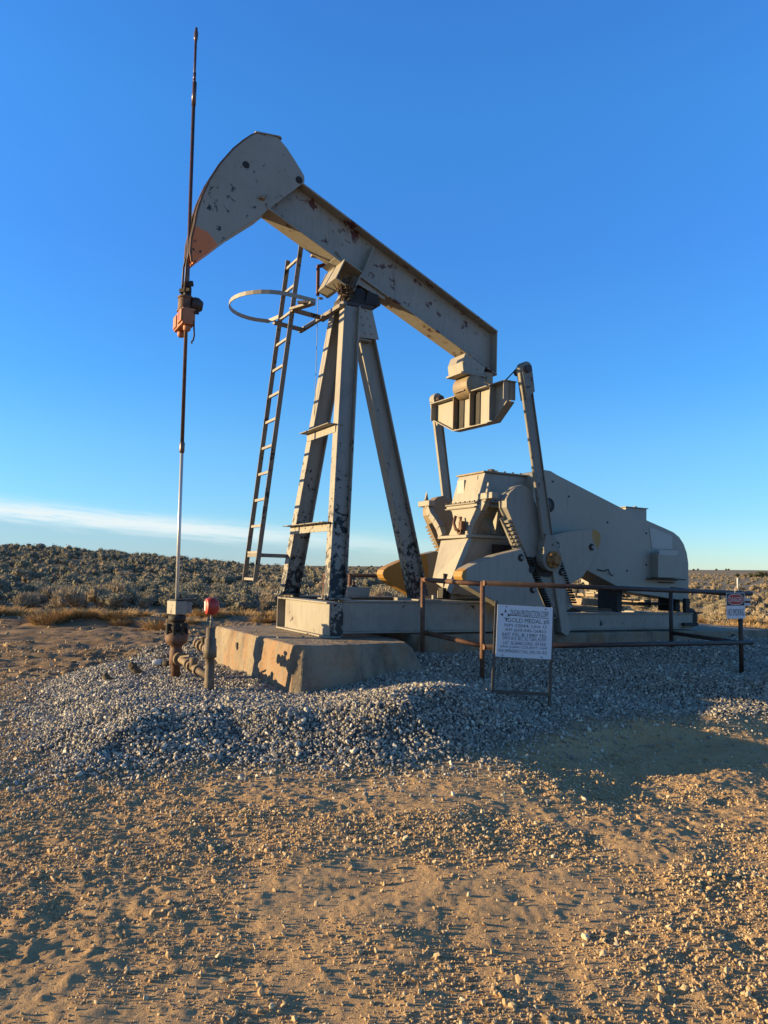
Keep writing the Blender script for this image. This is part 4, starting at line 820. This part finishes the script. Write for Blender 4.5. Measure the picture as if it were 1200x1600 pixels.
s = MB(); c0 = Vector((rx, ry, 0.66)); c1 = Vector((rx - 0.22, ry + 0.35, 0.70)); s.tube([c0, c1], 0.036, seg=12); dd_ = (c1 - c0).normalized()
for f_, r_ in ((0.12, 0.06), (0.40, 0.05), (0.62, 0.062), (0.9, 0.052)): s.lathe(c0 + (c1 - c0) * f_, [(r_, 0), (r_, 0.05)], axis=dd_, seg=10)
s.lathe(c0 + (c1 - c0) * 0.5, [(0.03, 0), (0.03, 0.08), (0.05, 0.09), (0.05, 0.11)], seg=10); wbuild(s, 'side_valve', m_mudpipe, rs, org=O2)
s = MB(); s.tube([(rx, ry, 0.89), (rx + 0.005, ry, 1.04)], 0.013, seg=8); s.tube([(rx, ry - .02, 0.98), (rx - 0.03, ry - .03, 1.0), (rx - 0.035, ry - .03, 0.96)], 0.008, seg=6); s.tube([(rx + 0.03, ry, 0.90), (rx + 0.03, ry, 0.94)], 0.014, seg=8); wbuild(s, 'gauge_stem', m_grey, rs, org=O2)
ga = Vector((-0.88, -0.45, 0)).normalized()
s = MB(); s.lathe(Vector((rx + 0.065, ry + 0.02, 1.12)), [(0.06, 0), (0.085, 0.02), (0.093, 0.05), (0.093, 0.09), (0.082, 0.125), (0.05, 0.135)], seg=20, axis=ga); gz_o = wbuild(s, 'gauge', m_red, rs, 0.004, org=O2)
gcen = Vector((rx + 0.065, ry + 0.02, 1.12)) + ga * 0.137; sd = Vector((ga.y, -ga.x, 0))
s = MB(); s.bar(gcen - ga * 0.0 + Vector((0, 0, -0.045)), gcen + Vector((0, 0, 0.055)), 0.05, 0.004, ga); wbuild(s, 'gauge_label', m_white, gz_o, org=(0, 0, 0)).location = (-rx, -ry, -0.2)
# two tilted stubs and a short pipe in the gravel
def gzp(x, y): return float(gz(np.array([x]), np.array([y]))[0])
for (sx, sy, r_, L_, lab) in ((-3.13, 8.97, 0.036, 0.15, 'smaller left-hand pipe stub leaning out of the gravel'), (-2.92, 9.37, 0.046, 0.17, 'bigger broken stub with pale top leaning out of the gravel nearer the wellhead')):
    z0 = gzp(sx, sy); s = MB(); ax = Vector((-0.72, -0.1, 0.72)).normalized(); c = Vector((0.05, 0, -0.03))
    s.lathe(c, [(r_, 0), (r_, L_), (r_ * 0.8, L_ + 0.005), (r_ * 0.8, L_ - 0.05)], seg=14, axis=ax)
    if r_ > 0.04: s.lathe(c + ax * (L_ - .02) + Vector((0, -0.01, 0.01)), [(r_ * 1.1, 0), (r_ * 0.9, 0.05), (r_ * .5, 0.07)], seg=7, axis=ax + Vector((-0.3, 0.2, 0)))
    o = s.build('pipe_stub', m_stub); o.location = (sx, sy, z0); tag(o, lab, 'pipe stub', 'stubs leaning out of the gravel')
z0 = gzp(-2.85, 9.95); s = MB(); s.lathe((-0.07, 0, 0.05), [(0.035, 0), (0.038, 0.01), (0.038, 0.10), (0.03, 0.11)], axis=(1, 0, 0)); s.lathe((0.05, 0, 0.045), [(0.045, 0), (0.04, 0.14)], axis=(1, 0.1, -0.1), mi=1)
o = s.build('pipe_end', [m_white, m_black]); o.location = (-2.85, 9.95, z0); tag(o, 'short white-capped pipe end lying on the gravel behind the wellhead', 'pipe')

# ------------------------------------------------------------------ guard rails
FA = Vector((1.137, 8.854)); FB = Vector((4.70, 10.20)); FC = Vector((0.489, 9.49)); FD = Vector((4.16, 11.2))
def wv(p, z): return Vector((p.x, p.y, z))
fence = empty('guard_rail', 'rusty pipe guard rail round the near side of the pump', 'guard rail', loc=wv(FA, 0.2))
OF = tuple(wv(FA, 0.2))
for (p, zt, zb, m) in ((FA, 1.405, 0.15, m_rust), (FC, 1.43, 0.30, m_rust), (FB, 1.27, 0.10, m_drust), (FD, 1.30, 0.35, m_drust)):
    s = MB(); s.tube([wv(p, zb), wv(p, zt)], 0.029, seg=14); wbuild(s, 'post', m, fence, org=OF)
ab = (FB - FA).normalized(); ca_ = (FA - FC).normalized(); ao = Vector((ab.y, -ab.x)) * 0.0
def rail(p, q, r_, m, name='rail'):
    s = MB(); s.tube([p, q], r_, seg=14); wbuild(s, name, m, fence, org=OF)
rail(wv(FA + ab * -0.03 + ca_ * 0.055, 1.385), wv(FB + ab * 0.12 + ca_ * 0.055, 1.265), 0.029, m_drust)  # long rails use darker steel, which puts their shade into the colour
rail(wv(FA + ab * -0.03 + ca_ * 0.055, 0.665), wv(FB + ab * 0.12 + ca_ * 0.055, 0.625), 0.029, m_drust)
rail(wv(FC + ca_ * 0.01, 1.405), wv(FA + ca_ * -0.02, 1.375), 0.029, m_rust); rail(wv(FC + ca_ * 0.01, 0.765), wv(FA - ca_ * 0.02, 0.675), 0.029, m_rust)
rail(wv(FD, 0.66), wv(FB, 0.62), 0.027, m_drust); rail(wv(FD, 1.29), wv(FB, 1.24), 0.027, m_drust)
s = MB()
for z_ in (1.385, 0.665):
    p = wv(FA + ab * -0.032 + ca_ * 0.055, z_); s.lathe(p, [(0.033, 0), (0.033, -0.004)], axis=(ab.x, ab.y, 0)); 
for v in s.bm.verts: v.co -= Vector(OF)
build_split(s, 'rail_end', m_rust, fence)
far = empty('guard_rail', 'rusty pipe guard rail on the far side of the pump, seen through its legs', 'guard rail', PUMP)
P1, P2, P3 = (1.32, -2.3), (1.20, -1.12), (5.5, -2.3)
for (p, q) in ((P1, P2), (P1, P3)):
    s = MB(True); s.tube([(*p, 0.735), (*q, 0.735)], 0.03, seg=12); s.build('rail', m_rust if q == P2 else m_drust, far)  # shaded run painted in darker steel than the sunlit one
for p in (P1, P2, (3.4, -2.3), P3):
    s = MB(True); s.tube([(*p, -0.4), (*p, 0.75)], 0.03, seg=12); s.build('post', m_rust, far)

# ------------------------------------------------------------------ signs
def text_mesh(txt, x0, x1, y0, y1, z, bold=0.0):
    """flat lettering fitted to the box x0..x1, y0..y1 (returned as verts, faces)"""
    c = bpy.data.curves.new('t', 'FONT'); c.body = txt; c.size = 1.0; c.resolution_u = 3; c.offset = bold
    ob = bpy.data.objects.new('t', c); sc.collection.objects.link(ob); dg = bpy.context.evaluated_depsgraph_get(); dg.update()
    me = bpy.data.meshes.new_from_object(ob.evaluated_get(dg)); vs = np.array([v.co for v in me.vertices]); fs = [tuple(p.vertices) for p in me.polygons]
    bpy.data.objects.remove(ob); bpy.data.curves.remove(c); bpy.data.meshes.remove(me)
    lo_, hi_ = vs.min(0), vs.max(0); vs[:, 0] = x0 + (vs[:, 0] - lo_[0]) / (hi_[0] - lo_[0]) * (x1 - x0); vs[:, 1] = y0 + (vs[:, 1] - lo_[1]) / max(hi_[1] - lo_[1], 1e-6) * (y1 - y0); vs[:, 2] = z
    return vs, fs
def letter_obj(name, lines, mat, parent, extra=None):
    bm = bmesh.new()
    for args in lines:
        vs, fs = text_mesh(*args); bv = [bm.verts.new(v) for v in vs]
        for f in fs:
            try: bm.faces.new([bv[i] for i in f])
            except ValueError: pass
    if extra:
        for poly in extra: bm.faces.new([bm.verts.new(p) for p in poly])
    bmesh.ops.recalc_face_normals(bm, faces=bm.faces); me = bpy.data.meshes.new(name); bm.to_mesh(me); bm.free(); me.materials.append(mat)
    o = bpy.data.objects.new(name, me); sc.collection.objects.link(o); o.parent = parent; return o
# lease sign: local x right, y up, z towards the viewer
sgx = Vector((0.995, 0.035, 0)).normalized(); tilt = R(2.6)
sx_ = sgx * math.cos(tilt) - Vector((0, 0, 1)) * math.sin(tilt); sy_ = Vector((0, 0.03, 1)).normalized() * math.cos(tilt) + sgx * math.sin(tilt)
sz_ = sx_.cross(sy_).normalized(); SM = Matrix((sx_, sy_, sz_)).transposed().to_4x4(); SM.translation = Vector((1.150, 8.13, 0.232))
sign = empty('lease_sign', 'white well identification sign on a low steel frame in front of the guard rail', 'sign', SM)
s = MB(); WS, HS, Y0 = 0.585, 0.54, 0.405
for (a, b_) in (((0, -0.12, 0), (0, 0.985, 0)), ((0.60, -0.12, 0), (0.60, 0.955, 0))): s.bar(a, b_, 0.028, 0.028, (0, 0, 1))
s.bar((0.0142, 0.045, 0), (0.5858, 0.045, 0), 0.034, 0.03, (0, 0, 1)); s.bar((0.0142, 0.9, -0.004), (0.5858, 0.9, -0.004), 0.02, 0.02, (0, 0, 1)); s.build('frame', paint('sign frame paint', base=(0.10, 0.075, 0.055), chip=0.62), sign)
s = MB(); s.box((0.012, Y0, 0.0145), (0.012 + WS, Y0 + HS, 0.0185)); panel = s.build('panel', m_sign, sign, bevel=0.0015)
def px(a): return 0.012 + WS * a
def py_(b_): return Y0 + HS * (1 - b_)
zt = 0.0196
L = [("DUGAN PRODUCTION CORP.", 0.235, 0.93, 0.195, 0.085, 0), ("GOLD MEDAL #5", 0.19, 0.94, 0.335, 0.245, 0), ("NM-22044, Unit O", 0.14, 0.90, 0.425, 0.355, 0), ("API #30-045-26823", 0.15, 0.89, 0.505, 0.445, 0),
     ("660' FSL & 1980' FEL", 0.10, 0.91, 0.59, 0.525, 0), ("SW/4 SE/4, SEC. 32, T26N, R10W", 0.115, 0.90, 0.675, 0.60, 0), ("LAT. 36.26465 LONG. 107.9341", 0.13, 0.895, 0.755, 0.69, 0),
     ("SAN JUAN COUNTY, NM", 0.08, 0.91, 0.835, 0.775, 0), ("FOR EMERGENCY CALL (505) 325-1823", 0.05, 0.92, 0.925, 0.85, 0)]
lines = [(t_, px(a), px(b_), py_(c), py_(d_), zt, bo) for (t_, a, b_, c, d_, bo) in L]
def P3d(pts): return [(px(a), py_(b_), zt) for a, b_ in pts]
extra = [P3d([(0.07, 0.190), (0.93, 0.224), (0.93, 0.216), (0.07, 0.182)]), P3d([(0.045, 0.188), (0.115, 0.155), (0.10, 0.188), (0.115, 0.222)]), P3d([(0.18, 0.16), (0.245, 0.195), (0.18, 0.23), (0.195, 0.195)]),
         P3d([(0.125, 0.15), (0.145, 0.07), (0.165, 0.15), (0.15, 0.14), (0.14, 0.14)]), P3d([(0.13, 0.125), (0.16, 0.125), (0.165, 0.14), (0.125, 0.14)]),
         P3d([(0.15, 0.25), (0.18, 0.25), (0.172, 0.32), (0.158, 0.32)]), P3d([(0.125, 0.245), (0.20, 0.262), (0.20, 0.272), (0.125, 0.255)])]
extra[0] = P3d([(0.20, 0.196), (0.93, 0.224), (0.93, 0.214), (0.20, 0.186)])
letter_obj('lettering', lines, m_ink, panel, extra)
s = MB()
for a, b_ in ((0.16, 0.03), (0.87, 0.04), (0.12, 0.965), (0.83, 0.965)): s.lathe((px(a), py_(b_), 0.0187), [(0.008, 0), (0.006, 0.006)], seg=8, axis=(0, 0, 1))
build_split(s, 'screw', m_drust, panel)
# danger sign on the far end of the rail
dgx = Vector((0.99, 0.13, 0)).normalized(); DM = Matrix((dgx, Vector((-0.02, 0, 1)).normalized(), dgx.cross(Vector((0, 0, 1))))).transposed().to_4x4(); DM.translation = Vector((4.43, 10.0, 0.945))
dgr = empty('danger_sign', 'small DANGER NO SMOKING sign wired to the far end of the guard rail', 'sign', DM)
s = MB(); s.box((0, 0, 0), (0.255, 0.33, 0.004)); s.build('panel', m_sign, dgr)
s = MB(); s.box((0.006, 0.165, 0.0045), (0.249, 0.324, 0.0055)); s.build('black_field', m_ink, dgr)
def oval(cx_, cy_, rx_, ry_, z_, nseg=40, pw=2.6): return [(cx_ + rx_ * abs(math.cos(t)) ** (2 / pw) * (1 if math.cos(t) > 0 else -1), cy_ + ry_ * abs(math.sin(t)) ** (2 / pw) * (1 if math.sin(t) > 0 else -1), z_) for t in [2 * math.pi * k / nseg for k in range(nseg)]]
letter_obj('oval_border', [], m_white, dgr, [oval(0.1275, 0.244, 0.112, 0.070, 0.0065)]); letter_obj('red_oval', [], m_red, dgr, [oval(0.1275, 0.244, 0.105, 0.063, 0.0075)])
letter_obj('lettering', [("DANGER", 0.038, 0.217, 0.213, 0.275, 0.0085, 0.0)], m_white, dgr); letter_obj('lower_lettering', [("NO SMOKING", 0.015, 0.24, 0.035, 0.125, 0.0055, 0.0)], m_ink, dgr)
s = MB(); s.tube([(0.12, 0.32, 0.006), (0.125, 0.39, 0.0)], 0.003, seg=5); s.build('wire_tie', m_white, dgr)
# narrow sign bolted edge-on to the return rail
s = MB(); s.box((0, 0, 0), (0.10, 0.10, 0.004)); s.box((0.003, 0.035, 0.0045), (0.097, 0.065, 0.0055), mi=1)
o = s.build('small_sign', [m_white, m_dred]); DM2 = DM.copy(); DM2.translation = Vector((4.78, 10.28, 1.10)); o.matrix_world = DM2; tag(o, 'tiny white sign with a dark red stripe behind the last rail post', 'sign')

# marker post in the brush
mp = Vector((21.3, 46.5)); s = MB(); s.lathe((0, 0, -0.1), [(0.05, 0), (0.05, 1.15), (0.03, 1.2)], seg=10); o = s.build('marker_post', m_white); o.location = (mp.x, mp.y, gzp(mp.x, mp.y)); tag(o, 'slim white marker post standing in the brush on the right', 'post')

# ------------------------------------------------------------------ brush
def _cubesphere():
    vs = {}; fs_ = []
    for ax in range(3):
        for sg in (-1, 1):
            for i in range(2):
                for j in range(2):
                    q = []
                    for a, b in ((i, j), (i + 1, j), (i + 1, j + 1), (i, j + 1)):
                        p = [0, 0, 0]; p[ax] = sg; p[(ax + 1) % 3] = a - 1; p[(ax + 2) % 3] = b - 1; q.append(vs.setdefault(tuple(p), len(vs)))
                    fs_.append(q)
    v = np.array(list(vs.keys()), float); return v / np.linalg.norm(v, axis=1, keepdims=True), np.array(fs_)
CSV, CSF = _cubesphere()
def bush_mesh(seed, nleaf, lw, ll, mats, spread=0.5, height=0.55, clumps=12, stems=True, up_=0.5, tang=0.35):
    g = np.random.default_rng(seed); cc = []
    for i in range(clumps):
        a = g.uniform(0, 2 * math.pi); r = spread * math.sqrt(g.uniform(0, 1)) * 0.72; cc.append((r * math.cos(a), r * math.sin(a), height * g.uniform(0.35, 0.85) * (1 - 0.45 * (r / spread) ** 2), g.uniform(0.13, 0.24) * spread / 0.5))
    cc = np.array(cc); k = g.integers(0, clumps, nleaf); d = g.normal(size=(nleaf, 3)); d /= np.linalg.norm(d, axis=1, keepdims=True)
    rad = cc[k, 3] * g.uniform(0.82, 1.22, nleaf); p = cc[k, :3] + d * rad[:, None] * np.array([1, 1, 0.85]); p[:, 2] = np.abs(p[:, 2]) + 0.02
    tv = np.cross(d, g.normal(size=(nleaf, 3))); tv /= np.linalg.norm(tv, axis=1, keepdims=True); dirv = tang * tv + (1 - tang) * d + np.array([0, 0, up_]) + g.normal(size=(nleaf, 3)) * 0.3; dirv /= np.linalg.norm(dirv, axis=1, keepdims=True)
    sd_ = np.cross(dirv, d * tang * 1.6 + g.normal(size=(nleaf, 3)) * 0.6); sd_ /= np.linalg.norm(sd_, axis=1, keepdims=True)
    L_ = ll * g.uniform(0.6, 1.3, nleaf)[:, None]; w_ = lw * g.uniform(0.7, 1.3, nleaf)[:, None]
    v = np.stack([p - sd_ * w_ / 2, p + sd_ * w_ / 2, p + dirv * L_ + sd_ * w_ * 0.3, p + dirv * L_ - sd_ * w_ * 0.3], 1).reshape(-1, 3)
    core = (CSV[None] * (1 + g.uniform(-0.16, 0.16, (clumps, len(CSV), 1)))) * (cc[:, 3] * 0.80)[:, None, None] * np.array([1, 1, 0.9]) + cc[:, None, :3]
    core[..., 2] = np.maximum(core[..., 2], -0.03); qc = core[:, CSF].reshape(-1, 3)
    v = np.concatenate([v, qc]); f = np.arange(len(v)).reshape(-1, 4); mi = np.concatenate([np.zeros(nleaf), np.ones(len(f) - nleaf)])
    if stems:
        sv = []; 
        for c in cc:
            b = np.array([c[0] * 0.15, c[1] * 0.15, -0.05]); t = c[:3]; s_ = np.cross(t - b, [0.3, 0.9, 0.1]); s_ = s_ / (np.linalg.norm(s_) + 1e-9) * 0.012; sv.append([b - s_, b + s_, t + s_ * .5, t - s_ * .5]); s2 = np.cross(t - b, s_); s2 = s2 / (np.linalg.norm(s2) + 1e-9) * 0.012; sv.append([b - s2, b + s2, t + s2 * .5, t - s2 * .5])
        sv = np.array(sv); v = np.concatenate([v, sv.reshape(-1, 3)]); f = np.arange(len(v)).reshape(-1, 4); mi = np.concatenate([mi, np.ones(len(sv))])
    return v, f, mi
def mk_bush(name, *a, mats=None, **k):
    v, f, mi = bush_mesh(*a, mats, **k); return mesh_np(name, v, f, mats, False, mi)
sage_m = [mk_bush('sagebrush', 100 + i, 1500, 0.022, 0.05, mats=[m_sage, m_core], spread=0.50, height=0.66, up_=0.25, clumps=14, tang=0.6) for i in range(5)]
tan_m = [mk_bush('dry_brush', 200 + i, 1300, 0.013, 0.10, mats=[m_sage2, m_core2], spread=0.46, height=0.66, up_=0.9) for i in range(3)]
def blades(seed, n, h, sp_, w_=0.012):
    g = np.random.default_rng(seed); a = g.uniform(0, 2 * math.pi, n); r = sp_ * np.sqrt(g.uniform(0, 1, n)) * 0.5; b = np.stack([r * np.cos(a), r * np.sin(a), np.full(n, -0.02)], -1)
    t = b + np.stack([np.cos(a) * sp_ * g.uniform(0.0, 0.7, n), np.sin(a) * sp_ * g.uniform(0.0, 0.7, n), h * g.uniform(0.4, 1.0, n)], -1); s_ = np.stack([-np.sin(a), np.cos(a), 0 * a], -1) * w_ * g.uniform(0.6, 1.3, n)[:, None]
    v = np.stack([b - s_, b + s_, t + s_ * 0.25, t - s_ * 0.25], 1).reshape(-1, 3); return v, np.arange(4 * n).reshape(-1, 4)
grass_m = [mesh_np('dry_grass_tuft', *blades(300 + i, 420, 0.30, 0.50, 0.008), [m_grass]) for i in range(4)]
# candidate positions, nearest first
n = 60000; y = 20 + (330 - 20) * rng.random(n) ** 1.55; x = rng.uniform(-0.72, 0.72, n) * y
bm_ = brush_mask(x, y); den = np.clip(0.75 + 1.3 * fbm(x, y, 14, 0.10, 3), 0.15, 1.0) * np.where((x > 3) & (y > 48), 0.22, 1.0)
keep = (bm_ > 0.6) & (rng.random(n) < den); x, y = x[keep], y[keep]
cell = {}; sel = []
o_idx = np.argsort(np.hypot(x, y))
for i in o_idx:
    mind = 0.95 + 0.0022 * y[i] ** 1.15 * 0.9; ky = (int(x[i] / 1.0), int(y[i] / 1.0)); ok = True
    for a in (-1, 0, 1):
        for b_ in (-1, 0, 1):
            for j in cell.get((ky[0] + a, ky[1] + b_), ()):
                if (x[i] - x[j]) ** 2 + (y[i] - y[j]) ** 2 < mind * mind: ok = False; break
    if ok: cell.setdefault(ky, []).append(i); sel.append(i)
x, y = x[sel], y[sel]; z = gz(x, y, False); print('bushes', len(x))
iv = in_view(x, y, -0.06); order = np.argsort(np.where(iv, 0, 1000) + y); near_i = order[:300]; rest = order[300:]
SAGE_L = 'grey-green sagebrush bush in the brush that starts beyond the bare dirt'; TAN_L = 'tan dried-out bush among the sagebrush beyond the bare dirt'
for q, i in enumerate(near_i):
    istan = rng.random() < (0.22 + 0.5 * (y[i] < 29) + (0.25 if x[i] > 4 else 0)); me = (tan_m if istan else sage_m)[int(rng.integers(0, 3 if istan else 5))]
    o = bpy.data.objects.new('dry_bush' if istan else 'sagebrush', me); sc.collection.objects.link(o); o.location = (x[i], y[i], z[i] - 0.02); s_ = rng.uniform(0.6, 1.25) * (0.55 if x[i] > 4 else 1.0); o.scale = (s_ * rng.uniform(0.9, 1.25), s_ * rng.uniform(0.9, 1.25), s_ * rng.uniform(0.75, 1.1)); o.rotation_euler = (0, 0, rng.uniform(0, 6.28))
    tag(o, TAN_L if istan else SAGE_L, 'bush' if istan else 'sagebrush', 'dried-out bushes beyond the dirt' if istan else 'sagebrush beyond the dirt')
lod = [[bush_mesh(400 + i, nl, 0.030 * m_, 0.040 * m_, None, spread=0.50, height=0.62, clumps=cl_n, stems=False, up_=0.05, tang=0.8) for i in range(6)] for nl, m_, cl_n in ((420, 1.15, 9), (130, 2.0, 6))]
def scatter(name, idx, label, cat, mat):
    vs = []; ms = []
    for i in idx:
        far_ = 0 if y[i] < 75 else 1; b, _, m__ = lod[far_][int(rng.integers(0, 6))]; b = b.reshape(-1, 4, 3); ms.append(m__); a = rng.uniform(0, 6.28); s_ = rng.uniform(0.7, 1.5) * (0.7 if (x[i] > 3 and y[i] > 60) else 1.0) * (0.62 if x[i] > 3 else 1.0) * (1 + 0.0016 * max(y[i] - 80, 0)); c, sn = math.cos(a) * s_, math.sin(a) * s_
        vs.append(np.stack([b[..., 0] * c - b[..., 1] * sn + x[i], b[..., 0] * sn + b[..., 1] * c + y[i], b[..., 2] * s_ * rng.uniform(0.75, 1.1) + z[i] - 0.03], -1).astype(np.float32).reshape(-1, 3))
    v = np.concatenate(vs); me = mesh_np(name, v, np.arange(len(v)).reshape(-1, 4), mat, False, np.concatenate(ms)); o = bpy.data.objects.new(name, me); sc.collection.objects.link(o); tag(o, label, cat, kind='stuff')
isT = rng.random(len(rest)) < np.where(x[rest] > 2, 0.7, 0.18)
scatter('far_sagebrush', rest[~isT], 'mass of grey-green sagebrush covering the low hill and the plain behind', 'sagebrush', [m_sage, m_core])
scatter('far_dry_brush', rest[isT], 'tan dry brush mixed through the sagebrush on the plain', 'brush', [m_sage2, m_core2])
# golden grass along the edge of the dirt
k_ = 0
while k_ < 110:
    if rng.random() < 0.55: gx_ = rng.uniform(-13.5, -1.5); gy_ = 22.6 + 0.18 * gx_ + rng.normal(0, 1.3)
    else: gx_ = rng.uniform(7.5, 13.0); gy_ = rng.uniform(18.8, 23.5)
    if not in_view(np.array([gx_]), np.array([gy_]), 0.0)[0]: continue
    o = bpy.data.objects.new('dry_grass_tuft', grass_m[k_ % 4]); sc.collection.objects.link(o); s_ = rng.uniform(0.35, 1.1); o.location = (gx_, gy_, gzp(gx_, gy_)); o.scale = (s_ * 1.3, s_ * 1.3, s_); o.rotation_euler = (0, 0, rng.uniform(0, 6.28))
    tag(o, 'golden dry grass tuft at the edge of the bare dirt, before the brush', 'grass tuft', 'golden grass tufts at the edge of the dirt'); k_ += 1
# distant junipers
jc = bush_mesh(700, 260, 0.18, 0.26, None, spread=0.9, height=1.6, clumps=11, stems=False)
jme = mesh_np('crown', jc[0], jc[1], [m_jun])
tr = MB(); tr.tube([(0, 0, -0.3), (0.05, 0, 0.5), (0.0, 0.05, 1.1)], [0.12, 0.09, 0.04], seg=6); j0 = tr.build('trunk', m_stem); tme = j0.data; bpy.data.objects.remove(j0)
def juniper(x_, y_, s_, lab):
    e_ = empty('juniper_tree', lab, 'tree', loc=(x_, y_, gzp(x_, y_)), group='dark junipers on the far plain'); e_.scale = (s_ * 1.25, s_ * 1.25, s_); e_.rotation_euler = (0, 0, rng.uniform(0, 6.28))
    for nm, m_ in (('crown', jme), ('trunk', tme)): o = bpy.data.objects.new(nm, m_); sc.collection.objects.link(o); o.parent = e_
for (pxx, yy, s_, lab) in ((1152, 136, 0.45, 'low dark juniper furthest left in the row on the right-hand plain'), (1163, 140, 0.35, 'smallest juniper, second in the row on the right-hand plain'), (1172, 138, 0.5, 'round dark juniper third in the row on the right-hand plain'), (1180, 135, 0.42, 'low spreading juniper just left of the tallest one on the plain'), (1187, 138, 0.68, 'tallest dark juniper of the row on the right-hand plain'), (1196, 139, 0.6, 'dark juniper cut by the right edge of the picture')):
    juniper((pxx - 600) / 1205 * yy, yy, s_, lab)
for pxx, yy in ((1084, 560), (1090, 570), (1119, 600), (1134, 590), (1138, 600), (562, 560), (581, 580), (598, 570), (612, 590)):
    e_ = juniper((pxx - 600) / 1205 * yy, yy, 0.9, 'tiny dark juniper on the skyline of the flat plain')
print('done')
